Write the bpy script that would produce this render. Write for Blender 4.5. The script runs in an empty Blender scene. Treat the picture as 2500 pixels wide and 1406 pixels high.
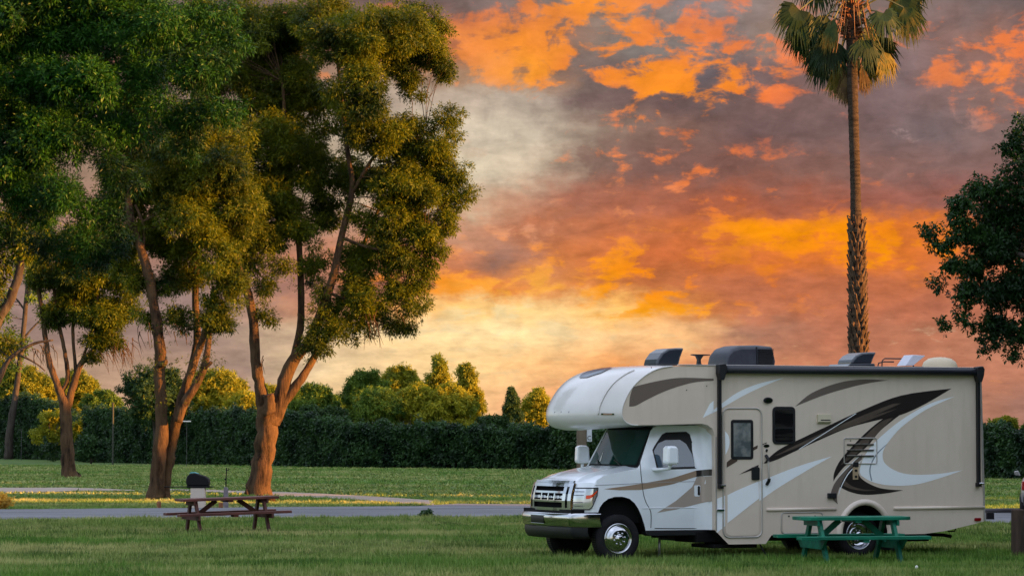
import bpy, math, random
import numpy as np
from mathutils import Vector, Matrix

random.seed(7)
sc = bpy.context.scene
COL = sc.collection

# ------------------------------------------------------------------ camera
CAM_F = 7500.0            # focal length in photo pixels (2500 wide)
PITCH = math.atan(360 / 7500)
EYE = 2.02
cam = bpy.data.cameras.new('camera')
cam.sensor_width = 36
cam.lens = 36 * CAM_F / 2500
cam.clip_start = 1
cam.clip_end = 6000
camo = bpy.data.objects.new('camera', cam)
COL.objects.link(camo)
camo.location = (0, 0, EYE)
camo.rotation_euler = (math.pi / 2 + PITCH, 0, 0)
sc.camera = camo

sc.view_settings.view_transform = 'Standard'
sc.view_settings.look = 'None'
sc.view_settings.gamma = 1
sc.view_settings.exposure = 1.85
sc.cycles.max_bounces = 6
sc.cycles.transparent_max_bounces = 8

SUN_EL, SUN_AZ = math.radians(7.0), math.radians(107)     # azimuth clockwise from +Y

def lin(c):
    return tuple(((v / 255) / 12.92 if v / 255 <= 0.04045 else ((v / 255 + 0.055) / 1.055) ** 2.4) for v in c)

# ------------------------------------------------------------------ node helper
class NT:
    def __init__(s, tree):
        s.t = tree; s.n = tree.nodes; s.l = tree.links
    def new(s, typ, **kw):
        n = s.n.new(typ)
        for k, v in kw.items():
            if k.startswith('i_'):
                n.inputs[k[2:]].default_value = v
            else:
                setattr(n, k, v)
        return n
    def link(s, a, b): s.l.new(a, b)
    def val(s, x, inp):
        if isinstance(x, (int, float)): inp.default_value = x
        elif isinstance(x, tuple):
            inp.default_value = x if len(x) == len(inp.default_value) else x + (1.0,)
        else: s.l.new(x, inp)
    def math(s, op, a, b=0.0, c=None, clamp=False):
        n = s.n.new('ShaderNodeMath'); n.operation = op; n.use_clamp = clamp
        s.val(a, n.inputs[0]); s.val(b, n.inputs[1])
        if c is not None: s.val(c, n.inputs[2])
        return n.outputs[0]
    def ss(s, x, a, b, lo=0.0, hi=1.0, kind='SMOOTHSTEP'):
        n = s.n.new('ShaderNodeMapRange'); n.interpolation_type = kind
        s.val(x, n.inputs[0]); n.inputs[1].default_value = a; n.inputs[2].default_value = b
        n.inputs[3].default_value = lo; n.inputs[4].default_value = hi
        return n.outputs[0]
    def mix(s, f, a, b, mode='MIX'):
        n = s.n.new('ShaderNodeMix'); n.data_type = 'RGBA'; n.blend_type = mode; n.clamp_factor = True
        s.val(f, n.inputs[0]); s.val(a, n.inputs[6]); s.val(b, n.inputs[7])
        return n.outputs[2]
    def noise(s, vec, scale, detail=4, rough=0.5, dist=0.0, color=False):
        n = s.n.new('ShaderNodeTexNoise')
        if vec is not None: s.l.new(vec, n.inputs['Vector'])
        n.inputs['Scale'].default_value = scale; n.inputs['Detail'].default_value = detail
        n.inputs['Roughness'].default_value = rough; n.inputs['Distortion'].default_value = dist
        return n.outputs['Color' if color else 'Fac']
    def comb(s, x, y, z):
        n = s.n.new('ShaderNodeCombineXYZ')
        s.val(x, n.inputs[0]); s.val(y, n.inputs[1]); s.val(z, n.inputs[2]); return n.outputs[0]
    def sep(s, v):
        n = s.n.new('ShaderNodeSeparateXYZ'); s.l.new(v, n.inputs[0]); return n.outputs
    def ramp(s, f, stops, interp='LINEAR'):
        n = s.n.new('ShaderNodeValToRGB'); cr = n.color_ramp; cr.interpolation = interp
        while len(cr.elements) < len(stops): cr.elements.new(0.5)
        for e, (p, c) in zip(cr.elements, stops):
            e.position = p; e.color = c if len(c) == 4 else tuple(c) + (1.0,)
        s.val(f, n.inputs[0]); return n.outputs

# ------------------------------------------------------------------ sky
# rows of the sunset by elevation; each: (photo row, [(column, shade colour, lit colour, cover of lit cloud)])
SKY = [
 (0,   [(500,(115,100,105),(150,110,100),.3),(1000,(112,92,98),(190,108,82),.35),(1250,(126,110,114),(225,128,80),.45),(1450,(140,120,118),(255,150,48),.85),(1700,(138,128,130),(228,132,95),.5),(2000,(140,120,120),(222,132,95),.45),(2300,(118,104,112),(190,115,95),.3),(2500,(108,96,104),(200,115,90),.3)]),
 (110, [(500,(130,105,105),(190,120,90),.4),(1060,(185,115,85),(245,145,75),.7),(1280,(165,105,80),(255,150,55),.72),(1430,(140,118,115),(240,140,70),.5),(1550,(128,120,124),(250,142,60),.55),(1800,(128,116,124),(242,132,75),.52),(1950,(150,125,118),(232,130,88),.5),(2200,(128,108,116),(235,130,80),.35),(2400,(145,108,105),(245,132,75),.55),(2500,(135,105,108),(245,130,72),.6)]),
 (180, [(500,(130,105,105),(190,120,90),.3),(1080,(160,130,115),(242,150,85),.5),(1300,(170,120,85),(255,158,52),.75),(1440,(122,105,108),(250,140,60),.5),(1600,(108,98,110),(255,148,45),.66),(1750,(105,94,106),(255,145,45),.6),(1950,(128,104,110),(242,130,75),.55),(2200,(125,106,116),(220,125,85),.3),(2420,(145,108,105),(250,138,68),.66),(2500,(140,108,108),(240,128,72),.6)]),
 (240, [(500,(140,118,112),(190,130,100),.2),(1080,(184,168,152),(210,172,150),.2),(1320,(178,164,150),(228,155,112),.2),(1450,(118,98,102),(225,125,85),.25),(1600,(106,86,92),(255,150,35),.55),(1750,(106,88,94),(252,138,45),.45),(1900,(122,96,100),(240,125,70),.55),(2200,(122,102,112),(165,118,110),.2),(2420,(135,108,110),(238,128,75),.5),(2500,(130,106,112),(230,125,80),.5)]),
 (320, [(500,(150,128,118),(190,150,120),.2),(1100,(205,192,172),(214,194,170),.4),(1320,(194,182,164),(222,168,138),.35),(1460,(140,120,116),(225,135,95),.3),(1620,(128,98,96),(222,122,72),.5),(1800,(108,86,92),(150,98,90),.3),(2100,(116,94,100),(165,110,100),.3),(2300,(118,102,112),(160,145,145),.35),(2500,(132,108,112),(205,120,85),.35)]),
 (410, [(500,(150,125,115),(190,150,120),.2),(1120,(212,200,176),(218,200,170),.4),(1300,(200,184,162),(210,180,152),.3),(1430,(134,108,104),(238,135,78),.45),(1560,(124,94,94),(238,132,75),.45),(1800,(130,92,90),(232,122,68),.42),(2000,(135,98,96),(205,118,82),.4),(2300,(128,100,104),(168,118,105),.3),(2500,(130,102,106),(165,115,100),.3)]),
 (500, [(500,(160,125,110),(200,150,120),.2),(1120,(205,184,155),(212,180,150),.4),(1240,(190,146,120),(216,160,128),.35),(1400,(165,108,88),(215,138,98),.35),(1600,(168,100,76),(228,135,90),.35),(1780,(165,94,68),(238,125,52),.42),(2000,(160,94,74),(215,115,66),.35),(2300,(148,98,90),(172,108,86),.3),(2500,(140,98,95),(165,110,95),.3)]),
 (560, [(500,(160,125,110),(200,150,120),.2),(1100,(200,150,122),(235,160,110),.4),(1300,(178,115,85),(220,150,115),.35),(1500,(190,112,75),(222,130,70),.4),(1700,(200,110,58),(242,140,42),.5),(1850,(218,120,40),(255,152,15),.85),(2080,(228,125,38),(255,150,15),.8),(2250,(205,112,50),(242,132,30),.5),(2500,(165,104,84),(200,115,70),.3)]),
 (630, [(500,(160,122,108),(200,140,110),.2),(1050,(205,128,85),(250,160,85),.5),(1200,(158,116,100),(238,148,85),.4),(1400,(200,120,72),(252,152,50),.52),(1600,(198,108,62),(255,148,30),.5),(1800,(208,114,58),(228,128,50),.4),(1990,(212,116,54),(245,135,30),.5),(2120,(220,120,45),(255,152,15),.7),(2350,(205,112,62),(238,128,40),.4),(2500,(185,110,75),(210,120,65),.3)]),
 (700, [(500,(150,124,116),(175,130,110),.2),(850,(178,118,95),(225,130,70),.4),(1010,(150,95,80),(255,145,20),.62),(1150,(222,130,55),(255,165,60),.55),(1320,(225,148,85),(255,175,75),.55),(1480,(200,118,62),(255,155,30),.6),(1620,(184,108,66),(255,142,22),.5),(1850,(182,108,76),(222,120,60),.35),(2200,(190,110,72),(218,122,68),.3),(2500,(178,110,86),(205,120,80),.3)]),
 (755, [(500,(148,124,118),(165,130,118),.2),(850,(200,140,100),(235,160,95),.4),(1000,(246,176,96),(255,185,90),.5),(1150,(252,205,130),(255,222,160),.5),(1380,(250,212,145),(255,222,160),.5),(1500,(248,190,105),(255,165,25),.45),(1700,(205,125,70),(255,160,40),.5),(1850,(188,116,84),(228,135,80),.4),(2150,(180,108,78),(200,118,78),.3),(2500,(178,112,90),(205,128,95),.3)]),
 (810, [(500,(148,124,116),(158,130,120),.3),(750,(206,178,146),(224,194,154),.4),(950,(248,215,158),(253,222,168),.5),(1250,(253,222,165),(253,225,170),.5),(1500,(246,200,142),(250,208,150),.4),(1680,(238,185,128),(244,195,138),.4),(1830,(172,124,102),(235,185,140),.3),(2050,(178,112,86),(205,130,88),.3),(2300,(178,116,90),(212,168,135),.3),(2500,(185,130,105),(205,150,120),.3)]),
 (900, [(0,(185,155,130),(200,165,135),.3),(420,(172,142,122),(195,155,128),.3),(600,(156,132,120),(168,138,124),.3),(800,(226,200,158),(228,195,150),.4),(1100,(246,208,148),(248,212,152),.4),(1250,(247,202,142),(248,206,148),.4),(1500,(232,160,98),(240,175,115),.4),(1800,(205,138,102),(225,160,115),.4),(2000,(185,120,92),(205,140,105),.4),(2500,(182,122,98),(212,138,98),.3)]),
 (1000,[(0,(200,165,130),(205,170,135),.3),(500,(185,150,128),(195,155,130),.3),(1000,(246,205,142),(246,205,142),.3),(1200,(240,186,134),(242,190,140),.4),(1400,(222,150,105),(230,165,118),.4),(2000,(185,125,100),(205,140,105),.3),(2400,(168,118,98),(195,128,95),.3),(2500,(160,116,102),(190,125,95),.3)]),
 (1063,[(0,(190,155,120),(195,160,125),.3),(1000,(228,185,128),(228,185,128),.3),(1300,(212,155,115),(218,160,120),.3),(2500,(158,116,102),(180,122,98),.3)]),
]
world = bpy.data.worlds.new('World'); sc.world = world; world.use_nodes = True
w = NT(world.node_tree); w.n.clear()
geo = w.new('ShaderNodeTexCoord')
d = w.sep(geo.outputs['Generated'])
az = w.math('MULTIPLY', w.math('ARCTAN2', d[0], d[1]), 180 / math.pi)       # degrees right of +Y
hor = w.math('SQRT', w.math('ADD', w.math('MULTIPLY', d[0], d[0]), w.math('MULTIPLY', d[1], d[1])))
el = w.math('MULTIPLY', w.math('ARCTAN2', d[2], hor), 180 / math.pi)
PD = 130.9
# clouds drawn out along the horizon more the lower they are
elw = w.math('MULTIPLY', w.math('POWER', w.math('MAXIMUM', w.math('ADD', el, 1.0), 0.3), 0.62), 3.1)
cv = w.comb(w.math('MULTIPLY', az, 0.62), elw, 0.0)
wn = w.sep(w.noise(cv, 0.75, 5, 0.55, color=True))
wn2 = w.sep(w.noise(cv, 3.0, 5, 0.6, color=True))
def sub(a): return w.math('SUBTRACT', a, 0.5)
azd = w.math('ADD', az, w.math('ADD', w.math('MULTIPLY', sub(wn[0]), 1.7), w.math('MULTIPLY', sub(wn2[0]), 0.9)))
low = w.ss(el, 0.2, 3.5, 0.35, 1.0)
eld = w.math('ADD', el, w.math('MULTIPLY', low, w.math('ADD', w.math('MULTIPLY', sub(wn[1]), 0.8), w.math('MULTIPLY', sub(wn2[1]), 0.6))))
U = w.math('ADD', w.math('DIVIDE', azd, 24.0), 0.5)          # -12..12 deg
def upos(px): return min(1, max(0, ((px - 1250) / PD) / 24 + 0.5))
base = lit = cov = None
prev = None
for py, cols in reversed(SKY):
    e = (1063 - py) / PD
    rb = w.ramp(U, [(upos(c[0]), lin((c[1][0] * 1.04, c[1][1] * 1.02, c[1][2] * .93 if (c[1][2] < 125 and py < 420) else c[1][2])) + (c[3],)) for c in cols])
    rl = w.ramp(U, [(upos(c[0]), lin(c[2])) for c in cols])
    if base is None: base, cov, lit = rb[0], rb[1], rl[0]
    else:
        t = w.ss(eld, prev, e)
        base = w.mix(t, base, rb[0]); lit = w.mix(t, lit, rl[0])
        cov = w.math('ADD', w.math('MULTIPLY', cov, w.math('SUBTRACT', 1.0, t)), w.math('MULTIPLY', rb[1], t))
    prev = e
n1 = w.noise(cv, 1.9, 10, 0.6, 0.35)
n3 = w.noise(w.comb(w.math('MULTIPLY', az, 0.75), w.math('MULTIPLY', elw, 2.6), 4.0), 2.0, 8, 0.62, 0.4)
nn = w.math('ADD', w.math('MULTIPLY', n1, 0.74), w.math('MULTIPLY', n3, 0.26))
nn = w.ss(nn, 0.30, 0.70, 0, 1, 'LINEAR')
m = w.ss(w.math('ADD', nn, w.math('SUBTRACT', cov, 1.06)), -0.11, 0.15)
# shade inside the cloud masses
n4 = w.math('ADD', w.math('MULTIPLY', w.noise(cv, 2.6, 9, 0.62, 0.3), .7), w.math('MULTIPLY', w.noise(w.comb(w.math('MULTIPLY', az, 0.8), w.math('MULTIPLY', elw, 3.0), 9.0), 2.4, 8, 0.62, 0.4), .3))
shade = w.ss(n4, 0.32, 0.68, 0.74, 1.28, 'LINEAR')
bc = w.mix(1.0, base, shade, 'MULTIPLY')
lc = w.mix(1.0, lit, w.ss(n4, 0.3, 0.7, 0.74, 1.16, 'LINEAR'), 'MULTIPLY')
front = w.mix(m, bc, lc)
sky = w.new('ShaderNodeTexSky', sky_type='NISHITA', sun_disc=False, sun_elevation=SUN_EL, sun_rotation=SUN_AZ,
            altitude=0, air_density=1.0, dust_density=1.0, ozone_density=1.5)
SKYK = 0.15
hi = w.mix(1.0, sky.outputs[0], (SKYK, SKYK, SKYK), 'MULTIPLY')
# high overcast veil that lights the shade: pale and cool, away from the sunset side
veil = w.ss(w.noise(geo.outputs['Generated'], 2.2, 6, 0.55), 0.3, 0.7, 0.55, 1.3)
veil = w.math('MULTIPLY', veil, w.ss(el, 4.0, 65.0, 0.80, 1.75))
hi = w.mix(1.0, hi, w.mix(1.0, (0.66, 0.71, 0.85), veil, 'MULTIPLY'), 'ADD')
away = w.math('MAXIMUM', w.ss(w.math('ABSOLUTE', az), 13.0, 45.0), w.ss(el, 10.0, 26.0))
colr = w.mix(away, front, hi)
bg = w.new('ShaderNodeBackground'); w.link(colr, bg.inputs[0]); bg.inputs[1].default_value = 0.277
out = w.new('ShaderNodeOutputWorld'); w.link(bg.outputs[0], out.inputs[0])
world.cycles.sampling_method = 'MANUAL'; world.cycles.sample_map_resolution = 1024

# ------------------------------------------------------------------ sun
sl = bpy.data.lights.new('sun', 'SUN'); sl.energy = 5.0; sl.angle = math.radians(0.6); sl.color = (1.0, 0.43, 0.09)
so = bpy.data.objects.new('sun', sl); COL.objects.link(so)
SUNV = Vector((math.sin(SUN_AZ) * math.cos(SUN_EL), math.cos(SUN_AZ) * math.cos(SUN_EL), math.sin(SUN_EL)))
so.rotation_euler = SUNV.to_track_quat('Z', 'Y').to_euler()
so.location = SUNV * 200 + Vector((0, 60, 0))

# ------------------------------------------------------------------ photo rays -> places in the world
_c, _s = math.cos(PITCH), math.sin(PITCH)
def ray(px, py):
    x = (px - 1250) / CAM_F; v = -(py - 703) / CAM_F
    return (x, _c - v * _s, _s + v * _c)
def gd(px, py):
    r = ray(px, py); t = -EYE / r[2]; return (t * r[0], t * r[1])
def at(px, py, D):
    r = ray(px, py); t = D / r[1]; return Vector((t * r[0], D, EYE + t * r[2]))

# ------------------------------------------------------------------ materials
MATS = {}
def mat(name, col, rough=0.6, metal=0.0, spec=0.5, noise=None, bump=None, coat=0.0, emit=None):
    """noise: list of (scale, colour2, lo, hi, detail, stretch xyz) ; bump: (scale, strength, dist)"""
    if name in MATS: return MATS[name]
    m_ = bpy.data.materials.new(name); m_.use_nodes = True
    t = NT(m_.node_tree); b = t.n['Principled BSDF']
    b.inputs['Roughness'].default_value = rough; b.inputs['Metallic'].default_value = metal
    b.inputs['Specular IOR Level'].default_value = spec; b.inputs['Coat Weight'].default_value = coat
    tc = t.new('ShaderNodeTexCoord').outputs['Object']
    c = col
    for q in noise or []:
        v = tc
        if len(q) > 5:
            mp = t.new('ShaderNodeMapping'); t.link(tc, mp.inputs[0]); mp.inputs['Scale'].default_value = q[5]; v = mp.outputs[0]
        f = t.ss(t.noise(v, q[0], q[4], 0.6), q[2], q[3], 0, 1, 'LINEAR')
        c = t.mix(f, c, q[1])
    t.val(c, b.inputs['Base Color'])
    if bump:
        v = tc
        if len(bump) > 3:
            mp = t.new('ShaderNodeMapping'); t.link(tc, mp.inputs[0]); mp.inputs['Scale'].default_value = bump[3]; v = mp.outputs[0]
        bn = t.new('ShaderNodeBump'); bn.inputs['Strength'].default_value = bump[1]; bn.inputs['Distance'].default_value = bump[2]
        t.link(t.noise(v, bump[0], 6, 0.65), bn.inputs['Height']); t.link(bn.outputs[0], b.inputs['Normal'])
    MATS[name] = m_; return m_

def leafmat(name, a, b_, c_, trans=0.35, rough=0.45, patch=0.5):
    m_ = bpy.data.materials.new(name); m_.use_nodes = True
    t = NT(m_.node_tree); b = t.n['Principled BSDF']
    g = t.new('ShaderNodeNewGeometry')
    rnd = g.outputs['Random Per Island']
    tc = t.new('ShaderNodeTexCoord').outputs['Object']
    col = t.mix(rnd, a, b_)
    col = t.mix(t.ss(t.noise(tc, patch, 3, 0.6), 0.42, 0.66), col, c_)
    t.val(col, b.inputs['Base Color']); b.inputs['Roughness'].default_value = rough
    b.inputs['Specular IOR Level'].default_value = 0.18
    tr = t.new('ShaderNodeBsdfTranslucent'); t.val(t.mix(1.0, col, (1.5, 1.35, 0.6), 'MULTIPLY'), tr.inputs[0])
    ms = t.new('ShaderNodeMixShader'); ms.inputs[0].default_value = trans
    t.link(b.outputs[0], ms.inputs[1]); t.link(tr.outputs[0], ms.inputs[2])
    t.link(ms.outputs[0], t.n['Material Output'].inputs[0])
    MATS[name] = m_; return m_

# ------------------------------------------------------------------ mesh helpers
def link_mesh(name, me, parent=None, loc=None, rot=None):
    o = bpy.data.objects.new(name, me); COL.objects.link(o)
    if parent is not None: o.parent = parent
    if loc is not None: o.location = loc
    if rot is not None: o.rotation_euler = rot
    return o
def tag(o, label=None, cat=None, group=None, kind=None):
    if label: o['label'] = label
    if cat: o['category'] = cat
    if group: o['group'] = group
    if kind: o['kind'] = kind
    return o
def empty(name, loc, rz=0.0, rx=0.0, ry=0.0):
    o = bpy.data.objects.new(name, None); COL.objects.link(o)
    o.location = loc; o.rotation_euler = (rx, ry, rz); o.empty_display_size = 0.3; return o

class MB:
    def __init__(s): s.v = []; s.f = []; s.mi = []; s.m = 0; s.sm = []; s.smooth = False
    def face(s, idx): s.f.append(tuple(idx)); s.mi.append(s.m); s.sm.append(s.smooth)
    def add(s, vs): b = len(s.v); s.v += [tuple(x) for x in vs]; return b
    def box(s, x0, x1, y0, y1, z0, z1, M=None):
        vs = [Vector((x, y, z)) for z in (z0, z1) for y in (y0, y1) for x in (x0, x1)]
        if M is not None: vs = [M @ v for v in vs]
        b = s.add(vs)
        for q in ((0, 2, 3, 1), (4, 5, 7, 6), (0, 1, 5, 4), (2, 6, 7, 3), (0, 4, 6, 2), (1, 3, 7, 5)): s.face([b + i for i in q])
        return s
    def beam(s, p, q, wd, ht, up=(0, 0, 1)):
        p, q = Vector(p), Vector(q); z = (q - p); L = z.length; z = z / L
        x = Vector(up).cross(z)
        if x.length < 1e-4: x = Vector((1, 0, 0)).cross(z)
        x.normalize(); y = z.cross(x)
        M = Matrix((x, y, z)).transposed().to_4x4(); M.translation = p
        return s.box(-wd / 2, wd / 2, -ht / 2, ht / 2, 0, L, M)
    def prism(s, pts, y0, y1, axis='y'):
        """outline pts in (x,z) pushed from y0 to y1"""
        n = len(pts)
        def P(a, c, d_):
            return (a, d_, c) if axis == 'y' else ((d_, a, c) if axis == 'x' else (a, c, d_))
        b = s.add([P(a, c, y0) for a, c in pts] + [P(a, c, y1) for a, c in pts])
        s.face([b + i for i in range(n)]); s.face([b + n + i for i in reversed(range(n))])
        for i in range(n):
            j = (i + 1) % n; s.face([b + j, b + i, b + n + i, b + n + j])
        return s
    def tube(s, pts, rad, seg=8, cap=True, jit=0.0, rng=None):
        pts = [Vector(p) for p in pts]; n = len(pts)
        if not isinstance(rad, (list, tuple)): rad = [rad] * n
        ref = Vector((0.13, 0.97, 0.21)); rings = []
        for i, p in enumerate(pts):
            t = (pts[min(i + 1, n - 1)] - pts[max(i - 1, 0)]).normalized()
            x = ref.cross(t)
            if x.length < 0.05: x = Vector((1, 0, 0)).cross(t)
            x.normalize(); y = t.cross(x)
            vs = []
            for k in range(seg):
                a = 2 * math.pi * k / seg
                r = rad[i] * (1 + (rng.uniform(-jit, jit) if jit else 0))
                vs.append(p + x * (math.cos(a) * r) + y * (math.sin(a) * r))
            rings.append(s.add(vs))
        for i in range(n - 1):
            for k in range(seg):
                j = (k + 1) % seg; s.face((rings[i] + k, rings[i] + j, rings[i + 1] + j, rings[i + 1] + k))
        if cap:
            s.face([rings[0] + k for k in reversed(range(seg))]); s.face([rings[-1] + k for k in range(seg)])
        return s
    def lathe(s, prof, seg=32, c=(0, 0, 0), axis='y', a0=0, a1=2 * math.pi):
        """prof: (radius, along-axis)"""
        n = len(prof); full = abs(a1 - a0 - 2 * math.pi) < 1e-6
        K = seg if full else seg + 1; b = len(s.v)
        for k in range(K):
            a = a0 + (a1 - a0) * k / seg
            for r, h in prof:
                if axis == 'y': s.v.append((c[0] + r * math.cos(a), c[1] + h, c[2] + r * math.sin(a)))
                elif axis == 'x': s.v.append((c[0] + h, c[1] + r * math.cos(a), c[2] + r * math.sin(a)))
                else: s.v.append((c[0] + r * math.cos(a), c[1] + r * math.sin(a), c[2] + h))
        for k in range(seg):
            j = (k + 1) % K
            for i in range(n - 1):
                s.face((b + k * n + i, b + j * n + i, b + j * n + i + 1, b + k * n + i + 1))
        return s
    def grid(s, rows):
        """rows: list of equally long lists of points"""
        b = [s.add(r) for r in rows]
        for i in range(len(rows) - 1):
            for k in range(len(rows[0]) - 1):
                s.face((b[i] + k, b[i] + k + 1, b[i + 1] + k + 1, b[i + 1] + k))
        return s
    def build(s, name, mats, parent=None, smooth=None, bevel=0, loc=None, rot=None, recalc=True):
        me = bpy.data.meshes.new(name)
        me.from_pydata(s.v, [], s.f)
        for m_ in (mats if isinstance(mats, (list, tuple)) else [mats]): me.materials.append(m_)
        me.polygons.foreach_set('material_index', s.mi)
        if smooth is not None: s.sm = [smooth] * len(s.f)
        if recalc:
            import bmesh
            bm = bmesh.new(); bm.from_mesh(me); bmesh.ops.recalc_face_normals(bm, faces=bm.faces); bm.to_mesh(me); bm.free()
        me.polygons.foreach_set('use_smooth', s.sm)
        me.update()
        o = link_mesh(name, me, parent, loc, rot)
        if smooth == 'auto' or bevel:
            pass
        if bevel:
            md = o.modifiers.new('bevel', 'BEVEL'); md.width = bevel; md.segments = 2; md.limit_method = 'ANGLE'; md.angle_limit = math.radians(40)
        return o

def fast_mesh(name, V, F, mats, parent=None, loc=None, smooth=False):
    V = np.ascontiguousarray(V, np.float32); F = np.ascontiguousarray(F, np.int32)
    k = F.shape[1]; me = bpy.data.meshes.new(name)
    me.vertices.add(len(V)); me.vertices.foreach_set('co', V.ravel())
    me.loops.add(F.size); me.loops.foreach_set('vertex_index', F.ravel())
    me.polygons.add(len(F)); me.polygons.foreach_set('loop_start', np.arange(0, F.size, k, dtype=np.int32))
    me.polygons.foreach_set('loop_total', np.full(len(F), k, np.int32))
    if smooth: me.polygons.foreach_set('use_smooth', np.ones(len(F), bool))
    me.materials.append(mats); me.update(calc_edges=True); me.validate()
    return link_mesh(name, me, parent, loc)

def nrm(a): return a / (np.linalg.norm(a, axis=-1, keepdims=True) + 1e-9)

def leaves(centres, radii, n_per, L, W, rng, droop=0.35, leaflets=5, squash=0.75, shell=0.6, size_scaled=False):
    """sprigs of leaflets spread through leaf clumps -> (V, F); leaves face outwards from their clump"""
    cnt = np.full(len(centres), n_per)
    if size_scaled: cnt = np.maximum(3, (n_per * (radii / np.max(radii)) ** 2).astype(int))
    C = np.repeat(centres, cnt, 0); R = np.repeat(radii, cnt)
    n = len(C)
    dirs = nrm(rng.normal(size=(n, 3)))
    rad = R * (shell + (1 - shell) * rng.random(n) ** 0.6) * (1 + 0.13 * rng.normal(size=n))
    off = dirs * rad[:, None]; off[:, 2] *= squash
    P = C + off
    ax = nrm(dirs + 0.6 * rng.normal(size=(n, 3)) + np.array([0, 0, -droop]))
    side = nrm(np.cross(ax, rng.normal(size=(n, 3))))
    face = nrm(dirs + np.array([0, 0, 0.35]))
    Vs = []
    for k in range(leaflets):
        t = (k // 2 + 1) / ((leaflets + 1) / 2)
        sg = 1 if k % 2 else -1
        if k == leaflets - 1 and leaflets % 2: ld = ax; base = P + ax * (L * 1.3)
        else:
            ld = nrm(ax * 0.75 + side * sg + 0.15 * rng.normal(size=(n, 3))); base = P + ax * (L * 1.3 * (t - 0.25))
        ln = L * (0.75 + 0.5 * rng.random(n))[:, None]; wd = W * (0.8 + 0.4 * rng.random(n))[:, None]
        bi = nrm(np.cross(ld, face + 0.38 * rng.normal(size=(n, 3))))
        tip = base + ld * ln; tip[:, 2] -= 0.15 * ln[:, 0]
        mid = base + ld * ln * 0.45
        Vs.append(np.stack([base, mid + bi * wd * 0.5, tip, mid - bi * wd * 0.5], 1))
    V = np.concatenate(Vs, 0).reshape(-1, 3)
    F = np.arange(len(V)).reshape(-1, 4)
    return V, F

def clumps_from_blobs(blobs, D, rng, sub=(0.4, 0.75), dens=1.0, yz=1.0):
    """blobs: (px, py, rx px, ry px, dY metres) in the photo at distance D -> many small clumps inside them"""
    Cs = []; Rs = []
    for b in blobs:
        px, py, rx, ry = b[:4]; dY = b[4] if len(b) > 4 else 0
        c = at(px, py, D + dY); sc_ = CAM_F / (D + dY); ax, azz = rx / sc_, ry / sc_; ay = max(ax, azz) * yz * 0.85
        vol = ax * ay * azz * 4.2
        lim = 0.62 * min(ax, azz); lo, hi_ = min(sub[0], lim), min(sub[1], max(lim, sub[0] * 0.6)); sm = (lo + hi_) / 2
        n = max(2, int(dens * 0.55 * vol / (sm ** 3 * 4.2) + 1.2 * dens))
        q = nrm(rng.normal(size=(n, 3))) * (rng.random(n)[:, None] ** (1 / 2.4))
        Cs.append(np.array(c) + q * np.array([ax, ay, azz]) * 0.88)
        Rs.append(rng.uniform(lo, max(hi_, lo + .01), n))
    C, R = np.concatenate(Cs), np.concatenate(Rs)
    # small sprays round the outside of the clumps make the outline feathery
    k = int(len(C) * 1.3); i = rng.integers(0, len(C), k); dd = nrm(rng.normal(size=(k, 3)) + np.array([0, 0, .25]))
    C2 = C[i] + dd * (R[i] * rng.uniform(.9, 1.6, k))[:, None]; R2 = R[i] * rng.uniform(.22, .42, k)
    return np.concatenate([C, C2]), np.concatenate([R, R2])

# ================================================================== the setting
GR = mat('ground_turf', lin((80, 104, 52)), 0.95, spec=0.1,
         noise=[(0.35, lin((128, 128, 84)), 0.5, 0.7, 6, (0.5, 1, 1)), (2.5, lin((62, 88, 40)), 0.4, 0.65, 5, (0.5, 1, 1)), (14, lin((70, 88, 42)), 0.4, 0.7, 3)])
mb = MB(); mb.grid([[(x, y, 0) for x in (-2500, -300, -60, 60, 300, 2500)] for y in (-800, -60, 0, 60, 120, 300, 900, 5000)])
tag(mb.build('ground', GR), kind='structure')

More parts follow.
